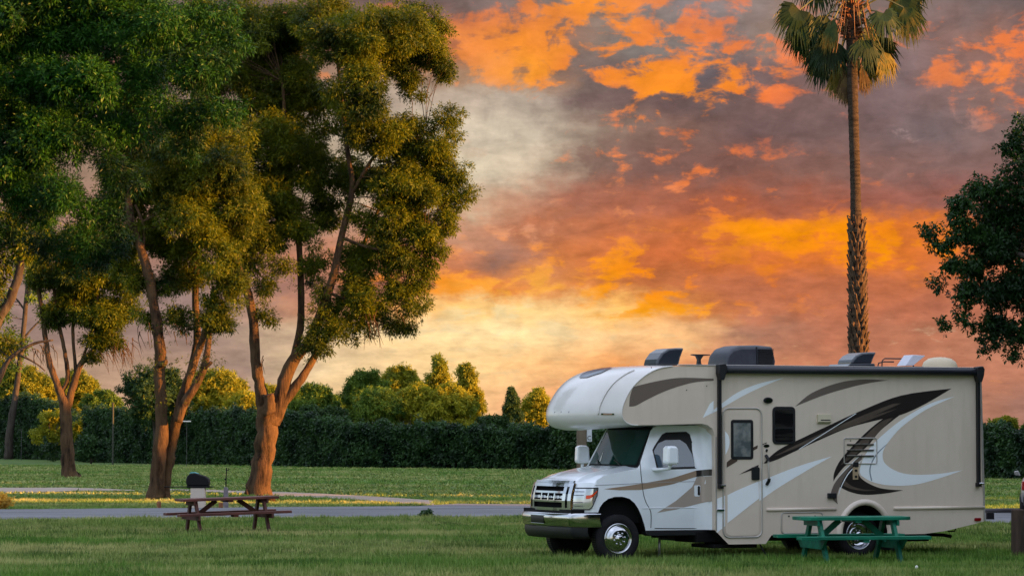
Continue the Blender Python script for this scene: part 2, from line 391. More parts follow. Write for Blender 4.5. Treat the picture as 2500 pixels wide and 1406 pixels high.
GRAVEL = mat('pale_gravel', lin((118, 118, 122)), 0.95, spec=0.15,
             noise=[(0.5, lin((92, 92, 96)), 0.42, 0.62, 6, (0.25, 1, 1)), (9, lin((96, 94, 96)), 0.5, 0.8, 4), (40, lin((140, 138, 138)), 0.5, 0.8, 2)], bump=(30, 0.5, 0.02))
PATHM = mat('dusty_path', lin((164, 148, 136)), 0.95, spec=0.1,
            noise=[(0.6, lin((142, 128, 116)), 0.4, 0.7, 5, (0.3, 1, 1)), (9, lin((150, 136, 122)), 0.5, 0.8, 4)], bump=(20, 0.4, 0.02))
def strip(name, far, near, m_, z, seed, wob=0.35):
    """a ground sheet between two edges given as photo points; edges made ragged"""
    rng = np.random.default_rng(seed)
    def dense(line):
        W_ = [gd(*p) for p in line]; o = []
        for (a, b) in zip(W_[:-1], W_[1:]):
            n = max(2, int(abs(b[0] - a[0]) / 0.5))
            o += [(a[0] + (b[0] - a[0]) * i / n, a[1] + (b[1] - a[1]) * i / n) for i in range(n)]
        return o + [W_[-1]]
    Fa, Ne = dense(far), dense(near)
    n = max(len(Fa), len(Ne))
    def samp(L, t):
        x = t * (len(L) - 1); i = min(int(x), len(L) - 2); f = x - i
        return (L[i][0] + (L[i + 1][0] - L[i][0]) * f, L[i][1] + (L[i + 1][1] - L[i][1]) * f)
    def wig(i, k): return wob * (math.sin(i * 0.31 + k) + 0.7 * math.sin(i * 0.83 + 2 * k) + 0.5 * math.sin(i * 2.1 + k * 3)) * 0.5
    rows = [[], [], []]
    for i in range(n):
        t = i / (n - 1); a = samp(Fa, t); b = samp(Ne, t)
        a = (a[0], a[1] + wig(i, seed) + rng.uniform(-.1, .1)); b = (b[0], b[1] + wig(i, seed + 1.7) * .6 + rng.uniform(-.08, .08))
        if a[1] < b[1]: a = (a[0], b[1] + 0.02)
        rows[0].append((a[0], a[1], z)); rows[1].append(((a[0] + b[0]) / 2, (a[1] + b[1]) / 2, z + 0.02)); rows[2].append((b[0], b[1], z))
    m = MB(); m.grid(rows)
    return tag(m.build(name, m_), kind='structure')
ROAD_FAR = [(-900, 1248), (0, 1243), (600, 1238), (1020, 1235), (1120, 1229), (1290, 1230), (1800, 1234), (2400, 1246), (2500, 1249), (3300, 1268)]
ROAD_NEAR = [(-900, 1276), (0, 1271), (600, 1265), (1020, 1262), (1130, 1263), (1290, 1261), (1800, 1264), (2400, 1277), (2500, 1281), (3300, 1305)]
strip('road', ROAD_FAR, ROAD_NEAR, GRAVEL, 0.006, 3)
strip('path', [(-700, 1190), (0, 1190), (150, 1190), (260, 1193), (330, 1196)], [(-700, 1202), (0, 1202), (100, 1202), (190, 1197), (330, 1197.5)], PATHM, 0.008, 5, 0.5)
strip('path', [(405, 1193.5), (520, 1196), (640, 1199), (730, 1202), (860, 1209), (960, 1215), (1060, 1222)],
      [(405, 1196), (520, 1201), (620, 1206), (700, 1212), (820, 1218), (940, 1226), (1060, 1233)], PATHM, 0.010, 9, 0.5)

def road_y(X, line):
    W_ = [gd(*p) for p in line]
    return np.interp(X, [p[0] for p in W_], [p[1] for p in W_])

# ---- grass: blades near, tufts far
GRASSM = bpy.data.materials.new('grass_blades'); GRASSM.use_nodes = True
t = NT(GRASSM.node_tree); b = t.n['Principled BSDF']
g = t.new('ShaderNodeNewGeometry'); tc = t.new('ShaderNodeTexCoord').outputs['Object']
mp = t.new('ShaderNodeMapping'); t.link(tc, mp.inputs[0]); mp.inputs['Scale'].default_value = (0.35, 1, 1)
c = t.mix(g.outputs['Random Per Island'], lin((66, 92, 30)), lin((150, 168, 94)))
c = t.mix(t.ss(t.noise(mp.outputs[0], 0.5, 6, 0.65), 0.46, 0.60, 0, 0.8), c, lin((182, 176, 120)))
c = t.mix(t.ss(t.noise(mp.outputs[0], 0.16, 4, 0.6), 0.44, 0.62, 0, 0.65), c, lin((80, 128, 38)))
c = t.mix(t.ss(t.noise(mp.outputs[0], 1.3, 5, 0.65), 0.5, 0.62, 0, 0.8), c, lin((50, 82, 28)))
t.val(c, b.inputs['Base Color']); b.inputs['Roughness'].default_value = 0.6; b.inputs['Specular IOR Level'].default_value = 0.2
tr = t.new('ShaderNodeBsdfTranslucent'); t.val(t.mix(1.0, c, (1.3, 1.3, 0.6), 'MULTIPLY'), tr.inputs[0])
ms = t.new('ShaderNodeMixShader'); ms.inputs[0].default_value = 0.15
t.link(b.outputs[0], ms.inputs[1]); t.link(tr.outputs[0], ms.inputs[2]); t.link(ms.outputs[0], t.n['Material Output'].inputs[0])

def wave(x, y, s):
    return (np.sin(x * 0.9 * s + 1.3 * np.sin(y * 0.7 * s)) + np.sin(y * 1.7 * s + 2.1 + np.sin(x * 1.1 * s)) + 0.7 * np.sin(x * 2.3 * s - y * 2.9 * s)) / 2.7
def blades(y0, y1, dens, hmin, hmax, wd, rng, lean=0.6, tuft=14):
    half = 0.185
    area = half * (y1 ** 2 - y0 ** 2); n = int(area * dens)
    nt = n // tuft
    Yt = np.sqrt(y0 ** 2 + rng.random(nt) * (y1 ** 2 - y0 ** 2)); Xt = (rng.random(nt) * 2 - 1) * half * Yt
    ht = 0.55 + 0.9 * rng.random(nt) ** 1.6
    ti = rng.integers(0, nt, n); sprd = 0.035 * (1 + tuft / 14)
    X = Xt[ti] + rng.normal(size=n) * sprd; Y = Yt[ti] + rng.normal(size=n) * sprd; hf = ht[ti]
    fa, ne = road_y(X, ROAD_FAR), road_y(X, ROAD_NEAR)
    keep = ~((Y > ne + 0.12 * rng.normal(size=n)) & (Y < fa - 0.15 * rng.normal(size=n)))
    # second path, left and middle
    P = np.array([gd(405, 1193.5), gd(640, 1199), gd(860, 1209), gd(1060, 1222)]); Q = np.array([gd(405, 1196), gd(620, 1206), gd(820, 1218), gd(1060, 1233)])
    f2 = np.interp(X, P[:, 0], P[:, 1]); n2 = np.interp(X, Q[:, 0], Q[:, 1])
    keep &= ~((X > P[0, 0]) & (X < P[-1, 0]) & (Y > n2) & (Y < f2))
    P = np.array([gd(-700, 1190), gd(0, 1190), gd(150, 1190), gd(330, 1196)]); Q = np.array([gd(-700, 1202), gd(0, 1202), gd(100, 1202), gd(330, 1197.5)])
    f2 = np.interp(X, P[:, 0], P[:, 1]); n2 = np.interp(X, Q[:, 0], Q[:, 1])
    keep &= ~((X < P[-1, 0]) & (Y > n2) & (Y < f2))
    X, Y, hf = X[keep], Y[keep], hf[keep]; n = len(X)
    wv = wave(X * .6, Y, 1.0) * 0.6 + wave(X * .7, Y, 3.1) * 0.6 + wave(X + 9, Y, 0.3) * 0.4
    h = (hmin + (hmax - hmin) * rng.random(n) ** 1.5 * 1.2) * (1 + 0.5 * wv) * hf
    a = rng.random(n) * 2 * np.pi; dx, dy = np.cos(a), np.sin(a)
    b2 = rng.random(n) * 2 * np.pi; ln = lean * h * rng.random(n)
    w2 = wd * (0.7 + 0.6 * rng.random(n)) / 2
    Z = np.zeros(n)
    V = np.stack([np.stack([X - dx * w2, Y - dy * w2, Z], 1), np.stack([X + dx * w2, Y + dy * w2, Z], 1),
                  np.stack([X + np.cos(b2) * ln, Y + np.sin(b2) * ln, h], 1)], 1)
    return V.reshape(-1, 3)
rng = np.random.default_rng(11)
V = np.concatenate([blades(42.0, 56, 1100, 0.05, 0.11, 0.019, rng), blades(56, 75, 560, 0.05, 0.10, 0.024, rng),
                    blades(75, 100, 330, 0.035, 0.08, 0.022, rng, 1.2), blades(100, 210, 52, 0.04, 0.09, 0.055, rng, 1.6, 5)])
tag(fast_mesh('grass', V, np.arange(len(V)).reshape(-1, 3), GRASSM), 'short mown grass with dry patches covering the campground', 'grass', kind='stuff')

# ---- hedge
HEDGEM = leafmat('hedge_leaves', lin((34, 60, 34)), lin((66, 96, 52)), lin((24, 44, 28)), 0.2, 0.4, 0.8)
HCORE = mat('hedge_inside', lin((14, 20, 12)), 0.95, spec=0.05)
def ribbon_leaves(line, n, L, W, rng, thick=1.4):
    """line: (X, Y, height). Leaves over the near face and the top of a hedge"""
    P = np.array(line); seg = np.linalg.norm(np.diff(P[:, :2], axis=0), axis=1); cum = np.concatenate([[0], np.cumsum(seg)])
    s_ = rng.random(n) * cum[-1]
    X = np.interp(s_, cum, P[:, 0]); Y = np.interp(s_, cum, P[:, 1]); Hh = np.interp(s_, cum, P[:, 2])
    Hh = Hh * (1 + 0.03 * np.sin(s_ * 0.5) + 0.035 * np.sin(s_ * 2.3 + 1) + 0.03 * np.sin(s_ * 5.1 + 2 * np.sin(s_ * .7)) + np.where(rng.random(n) < .03, .12 * rng.random(n), 0))
    top = rng.random(n) < 0.33
    u = rng.random(n)
    z = np.where(top, Hh + rng.normal(size=n) * 0.10, Hh * u ** 0.8)
    dep = np.where(top, rng.random(n) * thick, rng.normal(size=n) * 0.10)
    bulge = 0.16 * np.sin(s_ * 1.7 + 1.5 * np.sin(z * 2)) + 0.12 * np.sin(s_ * 4.3 + z * 3) + 0.10 * np.sin(z * 4 + s_)
    Y2 = Y + dep - np.where(top, 0, bulge)
    C = np.stack([X, Y2, z + np.where(top, bulge * 0.6, 0)], 1)
    return leaves(C, np.full(n, 0.12), 1, L, W, rng, droop=0.2, leaflets=4, shell=0.1)
def make_hedge(line, n, seed, label):
    rng = np.random.default_rng(seed)
    V, F = ribbon_leaves(line, n, 0.17, 0.09, rng)
    root = empty('hedge', (line[0][0], line[0][1], 0)); tag(root, label, 'hedge')
    V = V - np.array([line[0][0], line[0][1], 0])
    fast_mesh('foliage', V, F, HEDGEM, root)
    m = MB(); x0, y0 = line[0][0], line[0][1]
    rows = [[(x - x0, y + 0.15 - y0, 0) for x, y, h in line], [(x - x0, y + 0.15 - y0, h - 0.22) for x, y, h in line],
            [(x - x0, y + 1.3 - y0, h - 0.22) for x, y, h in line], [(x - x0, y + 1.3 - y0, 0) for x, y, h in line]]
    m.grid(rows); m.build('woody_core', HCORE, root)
HL = []
for px, py, top in [(205, 1128, 1008), (300, 1130, 1006), (450, 1133, 1012), (600, 1137, 1012), (760, 1140, 1022), (850, 1142, 1036), (1000, 1143, 1047), (1340, 1146, 1049), (1500, 1149, 1050), (1750, 1151, 1050), (2000, 1156, 1052), (2250, 1162, 1053)]:
    X, Y = gd(px, py); HL.append((X, Y, EYE + (1063 - top) * Y / CAM_F))
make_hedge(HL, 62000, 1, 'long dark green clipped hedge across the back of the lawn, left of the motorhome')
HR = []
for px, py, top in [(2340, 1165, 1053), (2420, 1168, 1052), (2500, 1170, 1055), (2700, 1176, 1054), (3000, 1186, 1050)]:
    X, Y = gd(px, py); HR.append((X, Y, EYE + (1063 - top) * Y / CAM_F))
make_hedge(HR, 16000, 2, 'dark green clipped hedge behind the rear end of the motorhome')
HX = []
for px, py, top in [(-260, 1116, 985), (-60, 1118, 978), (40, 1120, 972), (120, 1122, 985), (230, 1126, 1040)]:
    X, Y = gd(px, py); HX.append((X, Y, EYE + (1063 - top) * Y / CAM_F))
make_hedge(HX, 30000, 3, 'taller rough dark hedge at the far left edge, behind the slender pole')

# ---- trees
BARK = mat('bark', lin((88, 68, 52)), 0.92, spec=0.1,
           noise=[(5, lin((34, 26, 22)), 0.42, 0.66, 7, (1, 1, 0.22)), (1.2, lin((98, 76, 54)), 0.45, 0.7, 4)], bump=(11, 1.0, 0.09, (1, 1, 0.16)))
BARKG = mat('grey_bark', lin((78, 70, 64)), 0.92, spec=0.15,
            noise=[(6, lin((56, 48, 44)), 0.42, 0.66, 7, (1, 1, 0.22))], bump=(12, 0.8, 0.05, (1, 1, 0.2)))
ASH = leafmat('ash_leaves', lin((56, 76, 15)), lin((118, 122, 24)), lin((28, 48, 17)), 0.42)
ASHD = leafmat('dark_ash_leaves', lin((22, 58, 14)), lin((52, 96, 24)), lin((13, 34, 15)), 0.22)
OAK = leafmat('oak_leaves', lin((26, 50, 20)), lin((44, 74, 30)), lin((20, 40, 20)), 0.25, 0.4)
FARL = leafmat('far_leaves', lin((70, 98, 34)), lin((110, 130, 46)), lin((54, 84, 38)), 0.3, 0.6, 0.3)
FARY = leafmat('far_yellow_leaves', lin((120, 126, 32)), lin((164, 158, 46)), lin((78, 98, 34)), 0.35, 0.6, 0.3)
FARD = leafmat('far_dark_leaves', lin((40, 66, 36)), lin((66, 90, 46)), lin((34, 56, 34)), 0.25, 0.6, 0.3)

def smoothpath(pts, k=4):
    """Catmull-Rom through (Vector, radius)"""
    o = []; n = len(pts)
    for i in range(n - 1):
        p0, p1, p2, p3 = pts[max(i - 1, 0)], pts[i], pts[i + 1], pts[min(i + 2, n - 1)]
        for j in range(k):
            t_ = j / k
            v = 0.5 * ((2 * p1[0]) + (-p0[0] + p2[0]) * t_ + (2 * p0[0] - 5 * p1[0] + 4 * p2[0] - p3[0]) * t_ ** 2 + (-p0[0] + 3 * p1[0] - 3 * p2[0] + p3[0]) * t_ ** 3)
            o.append((v, p1[1] + (p2[1] - p1[1]) * t_))
    o.append(pts[-1]); return o

def make_tree(name, label, D, base_px, limbs, blobs, leafm, barkm, seed, n_per, L, W, sub, group=None, dens=1.0, cat='tree',
              leaflets=5, twigs=60, bare=None, ivy=None, yz=1.0, filler=0, shell=.5):
    """limbs: list of [(px, py, width px, dY)] ; blobs: crown masses"""
    rng = np.random.default_rng(seed); pr = random.Random(seed)
    b0 = gd(*base_px)[0] if False else at(base_px[0], base_px[1], D).x
    org = Vector((b0, D, 0))
    root = empty(name, org); tag(root, label, cat, group)
    m = MB(); m.smooth = True; nodes = []
    for li in limbs:
        pts = []
        for q in li:
            dY = q[3] if len(q) > 3 else 0
            pts.append((at(q[0], q[1], D + dY) - org, q[2] * (D + dY) / CAM_F / 2))
        sp = smoothpath(pts)
        q0 = []
        for v, r in sp:
            q0.append(v + Vector((pr.uniform(-.12, .12), pr.uniform(-.12, .12), 0)) * r)
        m.tube(q0, [r * pr.uniform(.95, 1.06) for v, r in sp], 14, True, 0.05, pr)
        nodes += [(v, r) for v, r in sp[1:]]
    C, R = clumps_from_blobs(blobs, D, rng, sub, dens, yz)
    C = C - np.array(org)
    # boughs from the limbs out to the clumps
    if nodes:
        NP = np.array([tuple(v) for v, r in nodes]); NR = np.array([r for v, r in nodes])
        pick = rng.permutation(len(C))[:twigs]
        for i in pick:
            c = C[i]; dd = np.linalg.norm(NP - c, axis=1) + np.where(NP[:, 2] > c[2] + 0.3, 3.0, 0)
            j = int(np.argmin(dd)); p = Vector(NP[j]); q = Vector(c)
            L_ = (q - p).length
            if L_ < 0.3 or L_ > 3.0 or R[i] < .18: continue
            r0 = min(NR[j] * 0.5, 0.012 * L_ + 0.008)
            mid = (p + q) / 2 + Vector((pr.uniform(-.1, .1), pr.uniform(-.1, .1), pr.uniform(-.02, .12))) * L_
            path = smoothpath([(p, r0), (mid, r0 * .65), (q, r0 * .25)], 3)
            m.tube([v for v, r in path], [r for v, r in path], 6, False)
            for _ in range(2):
                e = q + Vector((pr.gauss(0, 1), pr.gauss(0, 1), pr.gauss(0, .7))) * 0.22
                m.tube([mid, (mid + e) / 2 + Vector((0, 0, .05 * L_)), e], [r0 * .4, r0 * .3, r0 * .12], 5, False)
    for bb in bare or []:     # bare hanging twigs: (px, py, spread px, fall px, count)
        px, py, spx, fpx, cnt = bb
        for _ in range(cnt):
            a = at(px + pr.uniform(-spx, spx) * .5, py + pr.uniform(-.2, .2) * fpx, D + pr.uniform(-1, 1)) - org
            e = a + Vector((pr.uniform(-.1, .5) * spx, pr.uniform(-20, 20), -pr.uniform(.4, 1) * fpx)) * (D / CAM_F)
            mid = (a + e) / 2 + Vector((pr.uniform(-.1, .1), 0, .12))
            m.tube([a, mid, e], [.018, .012, .005], 4, False)
    m.build('trunk', barkm, root, recalc=False)
    V, F = leaves(C, R, n_per, L, W, rng, leaflets=leaflets, size_scaled=True, shell=shell)
    if filler:
        big = R > sub[0] * .98; Cb, Rb = C[big], R[big] * .45
        V3, F3 = leaves(Cb, Rb, filler, L * 1.7, L * .8, rng, leaflets=4, shell=.1)
        F = np.concatenate([F, F3 + len(V)]); V = np.concatenate([V, V3])
    if ivy is not None:       # small sprouts hugging the limbs
        Ci = []; k = ivy[0]
        for _ in range(k):
            v, r = pr.choice([x for x in nodes if ivy[1] < x[0].z < ivy[2]])
            Ci.append(tuple(v + Vector((pr.gauss(0, 1), pr.gauss(0, 1), pr.gauss(0, 1))) * (r + .1)))
        V2, F2 = leaves(np.array(Ci), np.full(k, .22), 5, L * .7, W * .7, rng, leaflets=leaflets)
        F = np.concatenate([F, F2 + len(V)]); V = np.concatenate([V, V2])
    fast_mesh('crown', V, F, leafm, root)
    return root

# tall tree beside the brown table (three rising limbs and a cut stub)
make_tree('ash_tree', 'tall multi-stemmed ash with a cut-off stub in its fork, behind the brown picnic table', 104.0, (632, 1212),
    [[(632, 1218, 84), (632, 1200, 62), (640, 1130, 50), (650, 1070, 52), (655, 1015, 56), (655, 985, 50)],
     [(650, 1040, 44), (640, 980, 32), (632, 930, 27), (624, 880, 26), (618, 780, 23), (600, 700, 21), (575, 630, 19), (556, 520, 16), (530, 430, 13), (520, 330, 10)],
     [(657, 1010, 32, -.3), (657, 985, 28, -.4), (656, 963, 26, -.4)],
     [(660, 1035, 44), (682, 985, 40), (695, 930, 34), (722, 870, 28), (757, 826, 24), (806, 700, 20), (838, 560, 17), (860, 461, 14), (850, 380, 12), (835, 250, 9), (820, 120, 6)],
     [(672, 1010, 30), (704, 966, 26), (735, 925, 20), (762, 880, 18, .6), (800, 813, 16, 1), (850, 690, 13, 1.5), (890, 590, 10, 2), (930, 500, 7, 2)],
     [(712, 890, 18, .3), (733, 800, 18, .8), (735, 700, 16, 1), (730, 600, 15, 1), (712, 500, 13, 1), (700, 380, 11, 1), (690, 200, 8, 1)],
     [(860, 470, 11, 0), (908, 390, 8, 0), (960, 335, 6, 0), (1040, 320, 4, 0)],
     [(835, 580, 8, 0), (930, 610, 6, -.5), (1040, 580, 4, -.5)],
     [(800, 713, 8, 0), (870, 740, 6, 0), (960, 760, 4, 0)]],
    [(960, 60, 110, 75, -1), (1060, 100, 28, 75, 0), (1078, 180, 20, 22, 0), (1000, 200, 48, 45, 0), (860, 90, 120, 90, -1.5), (760, 60, 110, 90, 1), (650, 90, 120, 100, 2),
     (870, 215, 95, 75, -2), (900, 320, 80, 60, -1), (740, 230, 100, 90, 1.5), (640, 240, 95, 80, 2), (690, 360, 80, 80, .5), (580, 350, 70, 90, 1), (500, 300, 80, 100, 2),
     (1000, 320, 70, 45, 0), (1085, 290, 34, 26, 0), (1050, 370, 75, 48, 0), (1110, 405, 36, 32, 0), (980, 430, 80, 50, -.5), (1040, 480, 80, 34, 0), (1118, 480, 40, 16, 0),
     (930, 540, 80, 70, 0), (1010, 560, 75, 42, 0), (1070, 560, 40, 22, 0), (940, 640, 85, 58, 0), (1020, 640, 48, 40, 0), (880, 720, 75, 45, 0), (960, 710, 50, 36, 0),
     (985, 800, 36, 20, 0), (915, 760, 40, 22, 0), (840, 780, 50, 36, 0), (800, 810, 50, 34, -.5), (770, 850, 44, 30, -.5), (800, 520, 50, 60, 1.5), (640, 470, 90, 70, 1), (590, 560, 70, 60, 1),
     (640, 590, 70, 60, .5), (680, 650, 36, 28, 0), (650, 690, 30, 36, 0), (660, 770, 30, 22, 0), (760, 420, 60, 50, 1), (770, 650, 34, 60, 1), (790, 730, 30, 40, 0), (560, 440, 60, 60, .5),
     (560, 170, 80, 80, 1.5), (520, 60, 90, 80, 2), (700, 470, 60, 60, 1), (740, 540, 40, 50, .8), (620, 530, 60, 50, 0), (700, 140, 100, 90, 2.5), (850, 300, 70, 70, 1.5), (1020, 130, 60, 50, 1), (960, 140, 80, 60, .5), (1065, 45, 24, 36, 0), (980, 380, 60, 50, 1), (1070, 430, 60, 36, .5), (900, 450, 60, 50, 1), (990, 500, 70, 40, .5), (870, 640, 50, 60, 1), (1060, 600, 36, 22, 0), (1100, 330, 22, 24, 0),
     (640, 330, 80, 70, 2), (740, 330, 60, 70, 2), (590, 420, 70, 60, 1.5), (680, 420, 60, 60, 1.5), (760, 380, 50, 60, 1), (600, 640, 50, 40, .5), (700, 560, 40, 50, 1.5), (780, 460, 40, 50, 1.5), (850, 430, 50, 60, 2), (1120, 440, 34, 22, 0), (1090, 520, 40, 24, 0), (1010, 740, 40, 30, 0), (960, 790, 30, 20, 0), (1000, 690, 50, 34, 0), (1075, 160, 26, 30, 0),
     (1098, 185, 15, 12, 0), (1094, 70, 12, 14, 0), (1118, 285, 13, 20, 0), (1098, 262, 14, 10, 0), (1146, 402, 13, 12, 0), (1150, 462, 16, 8, 0), (1128, 500, 18, 9, 0), (1108, 555, 16, 10, 0), (1082, 615, 18, 10, 0), (1052, 668, 16, 14, 0), (1012, 808, 16, 10, 0), (905, 812, 12, 18, 0), (860, 830, 14, 14, 0), (1035, 235, 14, 12, 0), (1025, 20, 24, 16, 0)],
    ASH, BARK, 21, 330, 0.11, 0.032, (0.32, 0.62), filler=10, dens=1.5, shell=.5, twigs=300, bare=[(915, 770, 60, 90, 16), (990, 760, 50, 50, 8), (640, 880, 16, 60, 4)], ivy=(150, 6, 11))

# second ash: twin leaning trunk
make_tree('ash_tree', 'ash tree with one straight stem and a leaning sunlit one, just left of the barbecue', 97.5, (385, 1220),
    [[(380, 1224, 56), (381, 1190, 38), (386, 1130, 36), (393, 1060, 34), (394, 991, 30), (390, 920, 29), (391, 860, 27), (382, 780, 25), (366, 690, 24), (345, 610, 22), (322, 545, 20), (312, 480, 16), (300, 380, 12)],
     [(396, 1224, 44, .5), (400, 1190, 32, .5), (410, 1130, 30, .4), (420, 1075, 27, .3), (434, 1010, 26), (455, 940, 22), (476, 880, 19), (494, 830, 16), (505, 790, 13), (530, 700, 9)],
     [(436, 1030, 22, -.3), (450, 985, 22, -.3), (477, 940, 20, -.4), (498, 895, 19, -.4), (509, 840, 15, -.3), (512, 790, 12, 0), (520, 700, 8, 0)],
     [(492, 905, 13, -.4), (505, 893, 11, -.5), (516, 884, 9, -.6)],
     [(455, 935, 16, .6), (480, 838, 18, .8), (478, 749, 18, 1), (478, 607, 17, 1), (472, 518, 14, 1), (465, 400, 11, 1)],
     [(391, 890, 18, -.2), (401, 886, 14, -.3), (405, 880, 10, -.3)],
     [(365, 700, 10), (348, 640, 9), (352, 560, 8), (330, 500, 6)],
     [(384, 800, 6), (420, 770, 5), (440, 750, 4)]],
    [(330, 430, 80, 80, 1), (420, 400, 90, 90, 0), (520, 420, 80, 90, 0), (430, 520, 90, 70, 0), (330, 560, 60, 60, .5), (520, 540, 70, 60, 0), (430, 620, 60, 50, .5),
     (540, 640, 50, 60, -.5), (560, 700, 40, 60, -.5), (520, 760, 44, 50, -.3), (545, 790, 28, 40, 0), (400, 700, 50, 30, .6), (430, 770, 38, 26, 0), (355, 770, 30, 28, .5), (450, 800, 20, 18, 0), (300, 620, 50, 50, 1),
     (600, 500, 60, 70, .5), (470, 330, 90, 80, 1.5), (360, 330, 90, 80, 1.5),
     (400, 470, 90, 70, 1.5), (500, 480, 90, 70, 1.5), (560, 580, 60, 60, 1), (470, 660, 44, 50, 1), (380, 590, 50, 50, 1), (300, 480, 60, 70, 1), (560, 380, 80, 80, 2), (330, 680, 40, 40, .6)],
    ASH, BARK, 22, 300, 0.11, 0.032, (0.34, 0.60), filler=14, dens=1.8, shell=.42, twigs=220, bare=[(350, 800, 60, 60, 8), (420, 800, 50, 50, 6)], ivy=(110, 2.5, 8))

# third: small forked tree on the far lawn
make_tree('ash_tree', 'smaller forked tree standing alone on the far lawn at left', 149.0, (168, 1166),
    [[(170, 1172, 56), (169, 1150, 36), (164, 1090, 31), (160, 1030, 28), (159, 990, 29), (148, 960, 20), (135, 925, 16), (119, 880, 15), (112, 830, 13), (104, 770, 12), (90, 690, 10), (76, 630, 8)],
     [(160, 1010, 22), (170, 975, 19), (182, 930, 17), (196, 890, 15), (215, 868, 12), (240, 835, 9), (265, 780, 7)],
     [(150, 955, 11), (166, 925, 11), (160, 870, 10), (150, 820, 9), (135, 740, 8), (130, 640, 6)],
     [(186, 915, 9), (180, 850, 8), (178, 790, 8), (182, 720, 7), (185, 650, 5)],
     [(196, 890, 7), (230, 790, 6), (240, 700, 5)]],
    [(120, 660, 60, 60, 0), (200, 660, 80, 60, 0), (280, 690, 60, 60, 0), (240, 760, 70, 50, 0), (300, 770, 44, 40, 0), (180, 740, 60, 50, .5), (130, 760, 40, 40, 0), (250, 830, 50, 26, 0), (200, 600, 80, 60, 0),
     (110, 600, 60, 60, 0), (300, 640, 50, 50, 0), (290, 840, 20, 16, 0), (230, 870, 24, 14, 0)],
    ASH, BARK, 23, 260, 0.15, 0.05, (0.45, 0.85), filler=10, dens=2.0, shell=.4, twigs=110, bare=[(275, 850, 70, 60, 34), (300, 830, 60, 70, 24)])

# leaning trees that reach in from the left edge
make_tree('leaning_tree', 'grey trunk curving up across the far left edge under the dark canopy', 90.0, (-70, 1215),
    [[(-80, 1222, 44), (-72, 1150, 34), (-58, 1000, 30), (-35, 860, 27), (-5, 780, 26), (22, 735, 24), (40, 690, 22), (50, 640, 20), (55, 560, 18), (50, 450, 14)],
     [(-45, 980, 20, 1), (-8, 935, 16, 1), (14, 890, 13, 1), (40, 862, 10, 1), (85, 838, 7, 1), (130, 830, 4, 1)],
     [(45, 865, 6, 1), (85, 885, 4, 1), (110, 905, 3, 1)]],
    [(0, 660, 40, 40, 0), (30, 560, 60, 60, 0), (-40, 720, 50, 70, 0), (10, 840, 46, 26, 1.5), (-40, 600, 70, 70, 0), (80, 560, 60, 40, 0), (60, 620, 40, 20, 0)],
    ASH, BARKG, 24, 60, 0.15, 0.065, (0.3, 0.6), dens=1.6, twigs=60, bare=[(100, 850, 60, 60, 16)])
make_tree('leaning_tree', 'slender pale trunk leaning behind the small forked tree at left', 264.0, (20, 1120),
    [[(20, 1122, 22), (24, 1060, 20), (38, 960, 15), (52, 860, 13), (60, 780, 12), (68, 690, 11), (74, 600, 9)], [(55, 830, 6), (80, 800, 5), (100, 780, 3)], [(62, 760, 6), (40, 730, 4), (20, 720, 3)]],
    [(20, 840, 40, 44, 0), (60, 640, 50, 50, 0), (0, 760, 40, 40, 0), (90, 720, 24, 30, 0), (10, 900, 44, 34, 0)],
    FARL, BARKG, 25, 50, 0.26, 0.12, (0.5, 0.9), dens=1.3, twigs=40)

# big near tree, crown filling the upper left
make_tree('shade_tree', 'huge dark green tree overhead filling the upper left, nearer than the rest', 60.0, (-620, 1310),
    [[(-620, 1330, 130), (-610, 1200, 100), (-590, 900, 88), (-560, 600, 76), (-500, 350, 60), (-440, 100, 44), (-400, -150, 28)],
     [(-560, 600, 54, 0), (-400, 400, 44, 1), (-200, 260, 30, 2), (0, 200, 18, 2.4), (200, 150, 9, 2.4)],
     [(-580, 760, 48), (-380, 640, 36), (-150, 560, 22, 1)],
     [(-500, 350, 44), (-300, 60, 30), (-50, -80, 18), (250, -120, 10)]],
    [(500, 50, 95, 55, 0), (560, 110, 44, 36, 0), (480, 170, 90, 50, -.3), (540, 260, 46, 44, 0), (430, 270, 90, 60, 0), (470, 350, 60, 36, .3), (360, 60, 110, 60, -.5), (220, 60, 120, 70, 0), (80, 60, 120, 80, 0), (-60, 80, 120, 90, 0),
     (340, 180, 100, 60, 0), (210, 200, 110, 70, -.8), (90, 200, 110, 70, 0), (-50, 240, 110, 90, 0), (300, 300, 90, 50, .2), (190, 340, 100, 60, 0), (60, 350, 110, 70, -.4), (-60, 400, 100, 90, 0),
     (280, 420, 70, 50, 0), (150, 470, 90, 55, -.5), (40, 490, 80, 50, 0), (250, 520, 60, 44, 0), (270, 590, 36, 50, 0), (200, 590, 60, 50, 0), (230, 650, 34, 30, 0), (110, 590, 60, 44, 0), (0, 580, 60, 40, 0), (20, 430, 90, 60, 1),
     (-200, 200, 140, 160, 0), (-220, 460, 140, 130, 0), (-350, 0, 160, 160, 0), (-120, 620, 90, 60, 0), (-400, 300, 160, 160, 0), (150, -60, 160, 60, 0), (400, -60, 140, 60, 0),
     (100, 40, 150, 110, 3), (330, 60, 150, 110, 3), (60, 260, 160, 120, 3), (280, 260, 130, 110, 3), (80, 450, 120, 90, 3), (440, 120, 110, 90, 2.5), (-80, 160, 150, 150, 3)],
    ASHD, BARKG, 26, 480, 0.085, 0.022, (0.32, 0.60), filler=70, dens=1.5, shell=.5, twigs=60, yz=1.0)

